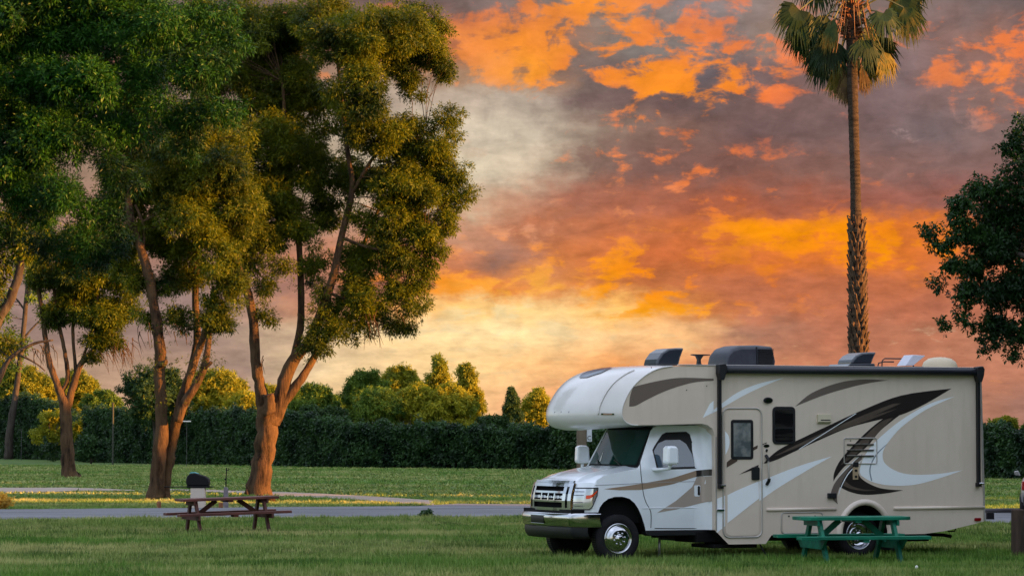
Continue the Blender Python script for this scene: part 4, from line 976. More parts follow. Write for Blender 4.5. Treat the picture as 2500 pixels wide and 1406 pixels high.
m = MB(); m.lathe([(.001, .05), (.02, .04), (.028, .02), (.02, 0)], 10, axis='z')
X, Y = gd(2238, 1392); tag(m.build('golf_ball', MATS['white_plastic'], loc=(X, Y, .03), smooth=True), 'tiny white ball lying in the grass in front of the green picnic table', 'ball')

# ---- car cut by the right edge, seen from behind
def make_car():
    D_ = 77.0; xl = at(2485, 1200, D_).x
    root = empty('parked_car', (xl + .98, D_, 0), math.radians(-9.5)); tag(root, 'silver car with red tail lights parked on the road at the right edge', 'car')
    body = mat('silver_paint', lin((140, 138, 136)), .3, .5, .5, coat=.6); dk = mat('dark_bumper', lin((30, 32, 34)), .6); gl = mat('car_glass', lin((20, 24, 28)), .08, spec=.8)
    m = MB(); m.smooth = True
    sec = [(-.78, .28), (-.88, .36), (-.90, .55), (-.89, .78), (-.84, .93), (-.70, 1.02), (-.62, 1.25), (-.52, 1.40), (-.30, 1.46), (0, 1.47)]
    rows = []
    for y, zs, ws in [(-.0, .0, .90), (.06, .25, .97), (.5, 1, 1), (1.2, 1.03, 1), (2.4, 1.03, 1), (3.2, .80, 1), (4.0, .68, .97), (4.3, .55, .85)]:
        row = []
        for (x, z) in sec + [(-a, b) for a, b in sec[-2::-1]]:
            zz = z if z <= .93 else .93 + (z - .93) * min(1, max(0, zs))
            if y > 3: zz = min(z, .93 + (z - .93) * .05) * (1 - .04 * (y - 3))
            row.append((x * ws, y, zz))
        rows.append(row)
    m.grid(rows); b = len(m.v) - len(rows) * len(rows[0])
    m.face(range(len(rows[0]))); m.face(reversed(range(len(m.v) - len(rows[0]), len(m.v)))); m.build('body', body, root)
    m = MB(); m.grid([[(-.6, .03, 1.0), (0, .02, 1.0), (.6, .03, 1.0)], [(-.5, .46, 1.38), (0, .45, 1.41), (.5, .46, 1.38)]]); m.build('rear_window', gl, root)
    m = MB(); m.box(-.84, .84, -.10, .0, .26, .52); m.build('bumper', dk, root, bevel=.04)
    for sx in (-1, 1):
        m = MB(); m.prism([(sx * .62, .90), (sx * .86, .88), (sx * .88, .66), (sx * .66, .62)], -.03, .06); m.build('tail_light', mat('red_lens', lin((150, 16, 16)), .2, coat=.8), root, bevel=.015)
        m = MB(); m.prism([(sx * .90, .98), (sx * 1.05, 1.0), (sx * 1.07, 1.10), (sx * .96, 1.12)], 2.5, 2.62); m.build('mirror', body, root, bevel=.02)
        for yy in (.75, 3.3):
            m = MB(); m.smooth = True; m.lathe([(.001, -.02), (.2, -.03), (.22, 0), (.30, .0), (.315, .03), (.315, .17), (.29, .2), (.001, .2)], 24, (sx * .9 - (.2 if sx > 0 else 0), yy, .315), 'x')
            m.build('wheel', mat('tyre_rubber', lin((24, 24, 26)), .85), root)
make_car()

# ================================================================== the motorhome
# local axes: x along the vehicle towards its rear (0 = front axle), -y = the side we see, z up
TH = math.radians(23.8)
RA = (math.cos(TH), math.sin(TH)); RN = (math.sin(TH), -math.cos(TH)); RO = (1.3004, 50.1967)
def rv(px, py, yl=1.22):
    """photo point on the plane y = -yl of the motorhome -> (x, z)"""
    r = ray(px, py); t_ = (yl + RO[0] * RN[0] + RO[1] * RN[1]) / (r[0] * RN[0] + r[1] * RN[1])
    X, Y, Z = t_ * r[0], t_ * r[1], EYE + t_ * r[2]
    return ((X - RO[0]) * RA[0] + (Y - RO[1]) * RA[1], Z)
RV = empty('motorhome', (RO[0], RO[1], 0), TH)
tag(RV, 'beige and white motorhome with dark swoosh graphics and chrome grille, parked on the near grass', 'motorhome')

BEI = mat('beige_fibreglass', lin((220, 204, 188)), .32, spec=.5, coat=.35, noise=[(3.2, lin((206, 190, 172)), .52, .80, 6, (2.0, 2.0, .25)), (.9, lin((212, 196, 180)), .4, .7, 4), (5, lin((214, 198, 183)), .5, .75, 5)], bump=(1.3, .12, .02))
WHT = mat('white_paint', lin((240, 245, 252)), .22, spec=.5, coat=.8, noise=[(1.2, lin((230, 235, 243)), .4, .7, 4)])
GEL = mat('white_gelcoat', lin((212, 208, 204)), .28, spec=.5, coat=.5, noise=[(1.1, lin((198, 194, 190)), .4, .7, 4)])
ROOFM = mat('roof_membrane', lin((200, 194, 186)), .7)
BLK = mat('black_plastic', lin((22, 22, 25)), .5, spec=.4)
UND = mat('underbody_black', lin((14, 14, 15)), .85, spec=.2)
CHR = mat('chrome', (.52, .53, .56), .12, 1.0)
ALU = mat('trim_metal', lin((190, 184, 178)), .35, .5)
GLS = mat('dark_glass', lin((16, 20, 24)), .05, spec=.8)
WSG = mat('windshield_glass', lin((12, 54, 47)), .06, spec=.2)  # teal base colour also stands in for green reflections
TYR = mat('black_tyre', lin((24, 24, 27)), .85, spec=.25, noise=[(8, lin((34, 33, 34)), .4, .7, 4)])
RED = mat('red_marker', lin((130, 14, 20)), .25, coat=.8)
ORA = mat('amber_lens', lin((240, 70, 10)), .3, coat=.4)
LNS = mat('clear_lens', (.62, .65, .68), .06, .75)
MESH = mat('window_screen', lin((20, 20, 22)), .16, spec=.5, noise=[(2.5, lin((44, 42, 40)), .5, .62, 3, (.3, .3, 3))])
SW_D = mat('swoosh_dark', lin((42, 36, 36)), .3, coat=.5)
SW_B = mat('swoosh_brown', lin((98, 86, 76)), .3, coat=.5, noise=[(2.5, lin((78, 68, 62)), .35, .7, 3)])
SW_T = mat('swoosh_taupe', lin((112, 100, 92)), .3, coat=.5)
SW_W = mat('swoosh_white', lin((244, 248, 252)), .25, coat=.5)
SW_K = mat('swoosh_tan', lin((158, 136, 116)), .25, coat=.5)

Y0 = -1.22
# ---- coach shell
arc = []
ax_, az_, ar = 4.41, .40, .465
P = [(1.62, .50), (1.62, 2.02), (1.585, 2.13), (1.50, 2.19), (1.40, 2.212), (.24, 2.185), (.10, 2.20), (0.0, 2.26), (-.045, 2.35), (-.03, 2.47), (.02, 2.60), (.12, 2.76), (.26, 2.90), (.44, 3.02), (.64, 3.10), (.86, 3.135), (1.15, 3.146),
     (6.60, 3.146), (6.655, 3.12), (6.67, 3.06), (6.735, .59), (6.55, .545), (5.95, .43), (5.55, .388), (4.90, .385)]
for k in range(13):
    a = math.radians(4 + (172) * k / 12); P.append((ax_ + .43 * math.cos(a), .40 + .475 * math.sin(a)))
P += [(3.92, .385), (2.66, .405), (2.55, .265), (1.87, .265)]
m = MB(); n = len(P)
b = m.add([(x, Y0, z) for x, z in P] + [(x, -Y0, z) for x, z in P])
m.face([b + i for i in range(n)]); m.face([b + n + i for i in reversed(range(n))])
for i in range(n):
    j = (i + 1) % n; m.m = 1 if 15 <= i < 17 else (2 if i >= 20 else 0); m.face([b + j, b + i, b + n + i, b + n + j])
m.build('coach_body', [BEI, ROOFM, UND], RV)

# ---- moulded nose of the bunk over the cab
S = [(.24, 2.185), (.10, 2.20), (0.0, 2.26), (-.045, 2.35), (-.03, 2.47), (.02, 2.60), (.12, 2.76), (.26, 2.90), (.44, 3.02), (.64, 3.10), (.86, 3.135)]
Cn = [(-.35, 2.105), (-.52, 2.15), (-.615, 2.24), (-.64, 2.36), (-.605, 2.50), (-.525, 2.64), (-.41, 2.79), (-.25, 2.93), (-.02, 3.045), (.32, 3.13), (.80, 3.165)]
def spl(pts, k=5):
    sp = smoothpath([(Vector((a, b_, 0)), 0) for a, b_ in pts], k); return [(v.x, v.y) for v, r in sp]
S2, C2 = spl(S), spl(Cn)
m = MB(); m.smooth = True; rows = []
NU = 48
for i in range(NU + 1):
    yy = -1.222 + 2.444 * i / NU; u = abs(yy) / 1.222; wgt = max(0, 1 - u ** 2.3)
    # moulded step two-thirds of the way out
    st = .022 * (1 / (1 + math.exp(-(.80 - u) * 90)))
    rows.append([(S2[k][0] + (C2[k][0] - S2[k][0]) * wgt - st * (1 if 3 < k < len(S2) - 8 else 0), yy, S2[k][1] + (C2[k][1] - S2[k][1]) * wgt) for k in range(len(S2))])
m.grid(rows); cap = m.build('bunk_nose', GEL, RV)
# underside and close-off of the bunk
m = MB(); m.grid([[(r[0][0] + .005, r[0][1], r[0][2] + .004), (1.5, r[0][1], 2.206)] for r in rows[1:-1]]); m.build('bunk_underside', GEL, RV)
def nose(u, k):
    """point on the nose: u = -1 near side .. 1 far, k = 0 bottom .. 1 top"""
    i = (u + 1) / 2 * NU; kk = k * (len(S2) - 1); i0 = min(int(i), NU - 1); k0 = min(int(kk), len(S2) - 2)
    return Vector(rows[i0][k0]).lerp(Vector(rows[i0 + 1][k0]), i - i0)
# edge trim between nose and wall, and marker lamps
m = MB(); m.smooth = True; m.tube([(x, Y0 - .004, z) for x, z in S2], .011, 6); m.build('edge_trim', GEL, RV)
m = MB(); m.smooth = True
gl_ = [nose(-.78, .30 + .55 * q / 14) + Vector((-.012, 0, .004)) for q in range(15)]
m.tube(gl_, .012, 6); m.build('moulded_rib', GEL, RV)
def on_nose(name, u0, u1, k0, k1, m_, off=.006, nu=8, nk=3, par=None):
    m = MB(); m.smooth = True; R_ = []
    for i in range(nu + 1):
        row = []
        for j in range(nk + 1):
            u = u0 + (u1 - u0) * i / nu; k = k0 + (k1 - k0) * j / nk
            p = nose(u, k); e = .01
            nn_ = (nose(min(u + e, 1), k) - p).cross(nose(u, min(k + e, 1)) - p)
            if nn_.length > 0: nn_.normalize()
            if nn_.dot(p - Vector((.9, 0, 2.62))) < 0: nn_ = -nn_
            row.append(p + nn_ * off)
        R_.append(row)
    m.grid(R_); return m.build(name, m_, par or RV)
for u in (-.93, .62):
    o = on_nose('clearance_lamp', u, u + .13, .305, .335, CHR, .010)
    o2 = on_nose('lamp_lens', u + .02, u + .11, .312, .328, mat('lamp_amber_dim', lin((150, 120, 96)), .3), .014, par=o)
for u in (-.35, -.18, 0.0, ): on_nose('marker_lamp', u, u + .022, .325, .345, BLK, .008, 2, 1)
# teardrop window high on the nose
m = MB(); m.smooth = True; R_ = []
for i in range(13):
    t_ = i / 12; u = -.36 + .52 * t_; hw = .085 * math.sin(math.pi * min(1, t_ * 1.0)) ** .6 + .004
    R_.append([nose(u, .80 + hw * s_ + .03 * t_) + Vector((-.006, 0, .012)) for s_ in (-1, -.5, 0, .5, 1)])
m.grid(R_); m.build('nose_window', mat('tinted_window', lin((44, 62, 84)), .08, spec=.8), RV)

# ---- decals on the wall (each a thin film traced on the side plane)
dk = [0]
def decal(pts, m_, layer=0, yl=1.22, k=4, name='stripe', sharp=()):
    q = [rv(px, py, yl) for px, py in pts]
    m = MB(); y = -(yl + .0022 + .0016 * layer)
    b = m.add([(x, y, z) for x, z in q]); m.face([b + i for i in range(len(q))])
    return m.build(name, m_, RV)
def arcpts(edges):
    """edges: list of smooth runs; corners only where runs meet"""
    o = []
    for e in edges:
        s_ = smoothpath([(Vector((a, b_, 0)), 0) for a, b_ in e], 5); o += [(v.x, v.y) for v, r in s_][:-1]
    return o
# white sweeps
decal(arcpts([[(1755, 990), (1800, 958), (1850, 937), (1914, 922)], [(1914, 922), (1860, 944), (1810, 968), (1755, 1000), (1735, 1010)], [(1735, 1010), (1745, 998), (1755, 990)]]), SW_W)
decal(arcpts([[(1733, 985), (1742, 978)], [(1742, 978), (1742, 1006)], [(1742, 1006), (1715, 1020)], [(1715, 1020), (1733, 985)]]), SW_W)
decal(arcpts([[(1750, 1216), (1760, 1213), (1850, 1176), (1950, 1137), (2032, 1113)], [(2032, 1113), (1980, 1142), (1900, 1190), (1850, 1225), (1800, 1260), (1750, 1300)], [(1750, 1300), (1750, 1216)]]), SW_W)
decal(arcpts([[(1769, 1048), (1777, 1056), (1781, 1075), (1778, 1095), (1770, 1112)], [(1770, 1112), (1769, 1048)]]), SW_W)
decal(arcpts([[(2332, 967), (2270, 985), (2200, 1025), (2140, 1075), (2112, 1110), (2099, 1145), (2102, 1160)], [(2102, 1160), (2128, 1175), (2170, 1184), (2230, 1183), (2290, 1168), (2351, 1147)],
              [(2351, 1147), (2290, 1156), (2230, 1158), (2190, 1150), (2160, 1130), (2155, 1105), (2165, 1083)], [(2165, 1083), (2200, 1043), (2260, 1000), (2332, 967)]]), SW_W)
# taupe blades
decal(arcpts([[(1941, 992), (1980, 960), (2040, 936), (2100, 926), (2168, 928)], [(2168, 928), (2110, 937), (2040, 955), (1990, 972), (1941, 992)]]), SW_T)
decal(arcpts([[(1546, 944), (1600, 931), (1660, 922), (1742, 924)], [(1742, 924), (1742, 929)], [(1742, 929), (1690, 934), (1630, 952), (1580, 975), (1552, 990), (1536, 992)], [(1536, 992), (1538, 968), (1546, 944)]]), SW_T)
# main dark blade
main = [[(1864, 1130), (1900, 1098), (1960, 1068), (2030, 1035), (2100, 1003), (2200, 965), (2323, 948)], [(2323, 948), (2260, 985), (2200, 1012), (2130, 1028), (2060, 1048), (1960, 1092), (1900, 1120), (1864, 1132)]]
decal(arcpts(main), SW_D)
decal(arcpts([[(1890, 1112), (1960, 1078), (2040, 1042), (2110, 1012), (2180, 985)], [(2180, 985), (2200, 984)], [(2200, 984), (2120, 1019), (2050, 1046), (1960, 1086), (1890, 1114)]]), SW_B, 1)
decal(arcpts([[(1990, 1072), (2050, 1045), (2120, 1018), (2190, 997)], [(2190, 997), (2130, 1022), (2060, 1046), (1990, 1074)]]), SW_B, 1)
decal([(1949, 1096), (2088, 1009), (2091, 1009), (1952, 1096)], SW_W, 2)
decal(arcpts([[(1804, 1158), (1830, 1145), (1853, 1134)], [(1853, 1134), (1851, 1146)], [(1851, 1146), (1830, 1150), (1804, 1158)]]), SW_D)
decal([(1858, 1085), (1872, 1079), (1872, 1081), (1860, 1086)], SW_D)
decal(arcpts([[(1774, 1128), (1800, 1112), (1850, 1086)], [(1850, 1086), (1849, 1094)], [(1849, 1094), (1800, 1126), (1774, 1140)], [(1774, 1140), (1774, 1128)]]), mat('swoosh_door', lin((84, 68, 60)), .3, coat=.5))
# lower dark crescent
decal(arcpts([[(2196, 1013), (2160, 1020), (2120, 1050), (2080, 1090), (2050, 1125), (2036, 1155), (2035, 1175)], [(2035, 1175), (2040, 1165), (2060, 1140), (2090, 1112)], [(2090, 1112), (2120, 1086), (2150, 1050), (2196, 1013)]]), SW_D)
decal(arcpts([[(2180, 1019), (2150, 1030), (2110, 1066), (2075, 1104), (2052, 1135)], [(2052, 1135), (2085, 1112), (2120, 1080), (2180, 1019)]]), SW_B, 1)
decal(arcpts([[(2096, 1128), (2094, 1150), (2106, 1170), (2140, 1188), (2170, 1194), (2205, 1196)], [(2205, 1196), (2160, 1204), (2110, 1207), (2075, 1200), (2050, 1188)], [(2050, 1188), (2054, 1170), (2070, 1145), (2096, 1128)]]), SW_D)
decal(arcpts([[(2062, 1172), (2080, 1186), (2110, 1194), (2140, 1196)], [(2140, 1196), (2110, 1198), (2075, 1192), (2058, 1184)], [(2058, 1184), (2062, 1172)]]), SW_B, 1)
decal(arcpts([[(2104, 1108), (2070, 1140), (2040, 1175), (2029, 1200), (2030, 1212)], [(2030, 1212), (2036, 1222), (2045, 1230)], [(2045, 1230), (2043, 1212), (2050, 1188), (2070, 1150), (2104, 1120)], [(2104, 1120), (2104, 1108)]]), SW_T, 2)
decal(arcpts([[(2104, 1106), (2070, 1138), (2036, 1176)], [(2036, 1176), (2070, 1140), (2104, 1108)]]), SW_W, 3)
decal(arcpts([[(2106, 1120), (2072, 1152), (2052, 1188), (2046, 1212)], [(2046, 1212), (2055, 1186), (2074, 1153), (2106, 1122)]]), SW_W, 3)
decal(arcpts([[(2165, 1083), (2140, 1106), (2126, 1130), (2122, 1150), (2126, 1172)], [(2126, 1172), (2129, 1172), (2125, 1150), (2129, 1130), (2143, 1107), (2167, 1083)]]), mat('swoosh_blue_grey', lin((140, 150, 160)), .3), 1)  # thin blue-grey line along the inner edge of the white sweep

# ---- rounded-rectangle helpers on the side plane
def rrect(x0, x1, z0, z1, r, k=4):
    o = []
    for cx, cz, a0 in ((x1 - r, z1 - r, 0), (x0 + r, z1 - r, 90), (x0 + r, z0 + r, 180), (x1 - r, z0 + r, 270)):
        for i in range(k + 1):
            a = math.radians(a0 + 90 * i / k); o.append((cx + r * math.cos(a), cz + r * math.sin(a)))
    return o
def rr_px(px0, py0, px1, py1, r, yl=1.22):
    a, b_ = rv(px0, py0, yl), rv(px1, py1, yl); return rrect(min(a[0], b_[0]), max(a[0], b_[0]), min(a[1], b_[1]), max(a[1], b_[1]), r)
def panel(name, o2d, th, m_, par=None, yl=1.22, base=.0015, bevel=0):
    m = MB(); m.prism(o2d, -(yl + base + th), -(yl + base)); return m.build(name, m_, par or RV, bevel=bevel)
def ring(name, o2d, wdt, th, m_, par=None, yl=1.22, base=.0015):
    cx = sum(p[0] for p in o2d) / len(o2d); cz = sum(p[1] for p in o2d) / len(o2d)
    m = MB(); m.smooth = True; pts = [(x, -(yl + base + th * .5), z) for x, z in o2d]; pts.append(pts[0])
    m.tube(pts, wdt, 6, False); return m.build(name, m_, par or RV)

# entry door
door = panel('entry_door', rr_px(1769, 1001, 1853, 1306, .10), .004, BEI, base=.010)
ring('door_frame', rr_px(1764, 996, 1860, 1310, .11), .014, .01, ALU, door)
o = panel('door_window', rr_px(1783, 1024, 1838, 1121, .045), .012, BLK, door, base=.012, bevel=.004)
panel('pane', rr_px(1789, 1032, 1831, 1114, .01), .001, mat('frosted_pane', lin((130, 134, 134)), .15, spec=.6, noise=[(14, lin((140, 138, 132)), .42, .62, 5), (3, lin((84, 92, 94)), .45, .6, 3)]), door, base=.0255)
# repeat the graphics where they cross the door
def on_door(edges, m_, l=0): decal(arcpts(edges), m_, 0, 1.2365 + .001 * l)
on_door([[(1776, 1208), (1800, 1196), (1852, 1174)], [(1852, 1174), (1853, 1216)], [(1853, 1216), (1815, 1246), (1776, 1276)], [(1776, 1276), (1776, 1208)]], SW_W)
on_door([[(1770, 1052), (1778, 1062), (1781, 1078), (1778, 1095), (1771, 1110)], [(1771, 1110), (1770, 1052)]], SW_W)
on_door([[(1804, 1158), (1830, 1144), (1852, 1134)], [(1852, 1134), (1851, 1145)], [(1851, 1145), (1830, 1149), (1804, 1158)]], SW_D)
on_door([[(1774, 1128), (1784, 1120), (1800, 1112)], [(1800, 1112), (1800, 1125)], [(1800, 1125), (1774, 1141)], [(1774, 1141), (1774, 1128)]], MATS['swoosh_door'])
on_door([[(1838, 1092), (1850, 1086)], [(1850, 1086), (1849, 1094)], [(1849, 1094), (1838, 1100)], [(1838, 1100), (1838, 1092)]], MATS['swoosh_door'])
o = panel('door_handle', rr_px(1833, 1140, 1852, 1171, .02), .03, BLK, door, base=.016, bevel=.006)
panel('hinge', rr_px(1749, 1242, 1766, 1247, .003), .03, CHR, door, bevel=.003)
# wall window with screen
wn_ = panel('side_window', rr_px(1885, 992, 1941, 1084, .07), .016, BLK, bevel=.005)
panel('pane', rr_px(1891, 999, 1935, 1042, .04), .001, MESH, wn_, base=.0175)
panel('pane', rr_px(1891, 1046, 1935, 1078, .04), .001, MESH, wn_, base=.0175)
# porch light, bell, lock, grab handle
def oval(px, py, rx, ry, yl=1.22):
    c = rv(px, py, yl); return [(c[0] + rx * math.cos(a * math.pi / 8), c[1] + ry * math.sin(a * math.pi / 8)) for a in range(16)]
pl = panel('porch_light', oval(1874, 977, .085, .05), .03, BLK, bevel=.008); panel('lens', oval(1874, 977, .055, .03), .006, CHR, pl, base=.033)
pl = panel('entry_badge', oval(1871, 1088, .055, .028), .006, BLK); panel('badge_face', oval(1871, 1088, .042, .018), .002, CHR, pl, base=.0085)
panel('lock', oval(1871, 1099, .022, .03), .012, CHR, bevel=.003)
a, b_ = rv(1872, 1118), rv(1874, 1175)
m = MB(); m.smooth = True; m.tube([(a[0], -1.235, a[1] + .04), (a[0], -1.27, a[1]), (b_[0], -1.27, b_[1] + .03), (b_[0], -1.235, b_[1] - .02)], .016, 8)
gh = m.build('grab_handle', mat('translucent_grey', lin((176, 170, 160)), .3), RV)
for q, s_ in ((a, 1), (b_, -1)):
    m = MB(); m.tube([(q[0] - .02, -1.225, q[1] + .05 * s_), (q[0], -1.265, q[1] - .01 * s_), (q[0], -1.275, q[1] - .05 * s_)], .028, 8); m.build('handle_end', BLK, gh)
# range-hood vent
a, b_ = rv(1994, 1011), rv(2026, 1034)
m = MB(); m.prism([(0, b_[1]), (.012, b_[1]), (.05, b_[1] + .03), (.04, a[1]), (0, a[1])], a[0], b_[0], 'x')
m.v = [(x, -1.2215 - y, z) for x, y, z in m.v]; hv = m.build('hood_vent', mat('cream_plastic', lin((196, 186, 160)), .5), RV, bevel=.004)
panel('slot', rr_px(2000, 1024, 2024, 1030, .003), .001, BLK, hv, base=.049)
# fridge access panel with louvres
fr_ = ring('access_panel', rr_px(2060, 1069, 2140, 1131, .03), .010, .012, ALU)
for yy in (1085, 1099, 1113):
    a, b_ = rv(2067, yy), rv(2132, yy); m = MB(); m.box(a[0], b_[0], -1.240, -1.2285, a[1] - .012, a[1] + .008); lv = m.build('louvre', mat('louvre_grey', lin((60, 54, 50)), .6), fr_)
    m = MB(); m.box(a[0], b_[0], -1.250, -1.2285, a[1] + .0085, a[1] + .016); m.build('louvre_hood', ALU, fr_)
for px in (2076, 2123): a = rv(px, 1075); m = MB(); m.lathe([(.001, -1.236), (.009, -1.236), (.009, -1.228)], 8, (a[0], 0, a[1])); m.build('screw', BLK, fr_)
# outlet plate
op = panel('outlet_plate', rr_px(2081, 1140, 2094, 1170, .004), .012, mat('brushed_plate', lin((206, 180, 148)), .35, .4), base=.008)
for yy in (1148, 1163): panel('socket', oval(2088, yy, .024, .022), .008, BLK, op, base=.021)
panel('cable_port', rr_px(2082, 1128, 2094, 1139, .004), .02, BLK, base=.008)
panel('drain_cap', rr_px(2019, 1203, 2039, 1216, .01), .05, BLK, bevel=.008)
# storage compartment door with latches
cd = panel('storage_door', rr_px(1910, 1254, 2005, 1298, .05), .003, BEI, base=.002); ring('door_trim', rr_px(1907, 1251, 2008, 1300, .055), .010, .01, ALU, cd)
for px in (1925, 1989): a = rv(px, 1259); m = MB(); m.lathe([(.001, -1.24), (.013, -1.24), (.015, -1.226)], 10, (a[0], 0, a[1])); m.build('latch', CHR, cd)
# belt moulding and wheel-arch flare, corner trims
zb = .818
for x0, x1 in ((2.57, 3.86), (4.96, 6.72)):
    m = MB(); m.smooth = True; m.tube([(x0, -1.225, zb), (x1, -1.225, zb)], .028, 10); m.build('belt_moulding', BEI, RV)
m = MB(); m.smooth = True
R_ = []
for k in range(25):
    a = math.radians(-2 + 184 * k / 24); ca, sa = math.cos(a), math.sin(a)
    R_.append([(ax_ + .43 * ca, -1.215, .40 + .475 * sa), (ax_ + .445 * ca, -1.262, .40 + .485 * sa), (ax_ + .50 * ca, -1.262, .40 + .54 * sa), (ax_ + .535 * ca, -1.221, .40 + .575 * sa)])
m.grid(R_); m.build('arch_flare', BEI, RV)
m = MB(); m.box(6.70, 6.74, -1.232, -1.2, .62, 3.05)
m = MB(); m.beam((6.722, -1.222, .60), (6.662, -1.222, 3.07), .035, .02, (0, 1, 0)); m.build('corner_trim', ALU, RV)
m = MB(); m.beam((1.645, -1.224, .50), (1.645, -1.224, 2.0), .022, .012, (0, 1, 0)); m.build('corner_trim', ALU, RV)
m = MB(); m.box(.98, 6.62, -1.235, -1.16, 3.148, 3.166); m.build('roof_edge', ALU, RV, bevel=.004)
panel('tail_marker', rr_px(2378, 1263, 2394, 1271, .02), .022, RED, bevel=.006)
# small brand-free scuffs and stains are left to the wall material; two rivets on the bunk wall
for px, py in ((1676, 952), (1725, 942), (1590, 897)): a = rv(px, py); m = MB(); m.lathe([(.001, -1.226), (.010, -1.226), (.010, -1.2215)], 8, (a[0], 0, a[1])); m.build('rivet', BLK, RV)

# ---- awning
zt = 3.085
aw = MB(); aw.smooth = True
aw.tube([(1.70, -1.30, zt), (6.60, -1.30, zt)], .062, 16); awo = aw.build('awning', mat('awning_vinyl', lin((30, 31, 40)), .42, spec=.5), RV)
m = MB(); m.box(1.72, 6.58, -1.245, -1.2215, zt - .02, zt + .07); m.build('rail', MATS['awning_vinyl'], awo)
for x0 in (1.665, 6.545):
    m = MB(); m.prism([(x0 - .03, zt + .085), (x0 + .085, zt + .10), (x0 + .115, zt + .05), (x0 + .10, zt - .06), (x0 + .06, zt - .17), (x0 + .0, zt - .17), (x0 - .035, zt - .06)], -1.375, -1.24); m.build('end_cap', BLK, awo, bevel=.012)
    z1 = 1.235
    m = MB(); m.box(x0 + (.00 if x0 < 3 else .02), x0 + (.055 if x0 < 3 else .075), -1.285, -1.2265, z1, zt - .12); m.box(x0 + .012, x0 + .045, -1.305, -1.286, z1 + .3, zt - .16); m.build('arm', BLK, awo, bevel=.004)
    m = MB(); m.box(x0 - .0, x0 + .085, -1.30, -1.2265, z1 - .07, z1 - .002); m.build('bracket', BLK, awo, bevel=.006)
    m = MB(); m.tube([(x0 + .02, -1.32, z1 - .02), (x0 + .10, -1.32, z1 - .02)], .018, 8); m.build('knob', CHR, awo)

# ---- roof fittings
def roof_vent(x0, x1, yc, h_, base_h, hw=.30):
    r_ = empty_part = None
    m = MB(); m.smooth = False
    xm = x1 - x0
    prof = [(x0, 0), (x0 + .06 * xm, h_ * .35), (x0 + .22 * xm, h_ * .72), (x0 + .45 * xm, h_ * .95), (x0 + .72 * xm, h_), (x1, h_ * 1.0), (x1 - .13 * xm, h_ * .45), (x1 - .2 * xm, 0)]
    m.prism([(a, 3.166 + base_h + b__) for a, b__ in prof], yc - hw, yc + hw)
    return m.build('vent_cover', mat('smoked_plastic', lin((34, 40, 50)), .28, spec=.6, coat=.4), RV, bevel=.03)
xa, xb = rv(1569, 880, -.1)[0], rv(1671, 880, .4)[0]; roof_vent(xa, xb, -.15, .29, 0, .25)
xa, xb = rv(2042, 880, -.1)[0], rv(2141, 880, .4)[0]; v2 = roof_vent(xa, xb, -.15, .20, .06, .25)
m = MB(); xa, xb = rv(2014, 880, -.2)[0], rv(2138, 880, .45)[0]; m.prism([(xa, 3.15), (xa + .12, 3.225), (xb - .02, 3.235), (xb, 3.15)], -.45, .25); m.build('vent_base', MATS['smoked_plastic'], v2, bevel=.012)
# antenna
xa, xb, xc, xd = [rv(p_, 880, .2)[0] for p_ in (1688, 1706, 1726, 1700)]
m = MB(); m.prism([(xd - .01, 3.15), (xc - .05, 3.15), (xc - .04, 3.175), (xb + .03, 3.20), (xb + .02, 3.27), (xb + .07, 3.335), (xc + .04, 3.345), (xc + .04, 3.362), (xa, 3.362), (xa, 3.345), (xb - .05, 3.33), (xb - .02, 3.27), (xb - .03, 3.20)], -.24, -.16)
m.build('antenna', BLK, RV, bevel=.006)
# air conditioner
xa, xb = rv(1729, 870, -.34)[0], rv(1893, 870, .36)[0]; W_ = xb - xa
prof = [(0, 0), (-.0, .10), (.03 * W_, .22), (.12 * W_, .315), (.28 * W_, .36), (.66 * W_, .37), (.95 * W_, .35), (1.0 * W_, .12), (.98 * W_, 0)]
m = MB(); R_ = []
for yy, sc2, in ((-.36, .80), (-.33, .93), (-.25, .99), (0, 1), (.25, .99), (.33, .93), (.36, .80)):
    R_.append([(xa + W_ * .5 + (px - W_ * .5) * (1 if abs(yy) < .3 else .985), yy, 3.155 + pz * sc2) for px, pz in prof])
m.smooth = True; m.grid(R_); b = len(m.v); K = len(prof); m.smooth = False
m.face(range(b - K, b)); m.face(reversed(range(b - 7 * K, b - 6 * K)))
ac = m.build('air_conditioner', mat('dark_grey_shroud', lin((44, 46, 56)), .45, spec=.45, noise=[(6, lin((54, 56, 66)), .4, .7, 4)]), RV)
m = MB(); m.box(xa + W_ * .60, xa + W_ * .615, -.372, -.34, 3.18, 3.49); m.build('seam', BLK, ac)
m = MB()
for k in range(9): z = 3.20 + k * .030; m.box(xa + W_ * .64, xa + W_ * .95, -.385, -.362, z, z + .015)
m.build('grille', BLK, ac)
# rear rails, open hatch, dome
a0, a1, a2, a3 = [rv(p_, 880, .0)[0] for p_ in (2135, 2160, 2232, 2200)]
m = MB(); m.smooth = True; m.tube([(a0, -.1, 3.16), (a0 + .02, -.1, 3.25), (a0 + .12, -.1, 3.275), (a1 + .12, -.1, 3.275)], .012, 6); m.tube([(a1, .1, 3.16), (a1 + .01, .1, 3.30), (a1 + .06, .1, 3.335), (a3 + .1, .1, 3.335), (a2 - .02, .1, 3.30), (a2 + .06, .1, 3.19)], .012, 6); m.build('roof_rail', BLK, RV)
xh = rv(2188, 880, .25)[0]; xk = rv(2255, 862, .55)[0]
m = MB(); m.prism([(xh, 3.20), (xh + .15, 3.385), (xk + .04, 3.375), (xk - .20, 3.205)], -.55, -.25); m.build('hatch_lid', mat('milky_lid', lin((190, 192, 204)), .4), RV, bevel=.01)
m = MB(); m.box(xh, xk - .0, -.55, -.2, 3.15, 3.19); m.build('hatch_frame', MATS['smoked_plastic'], RV)
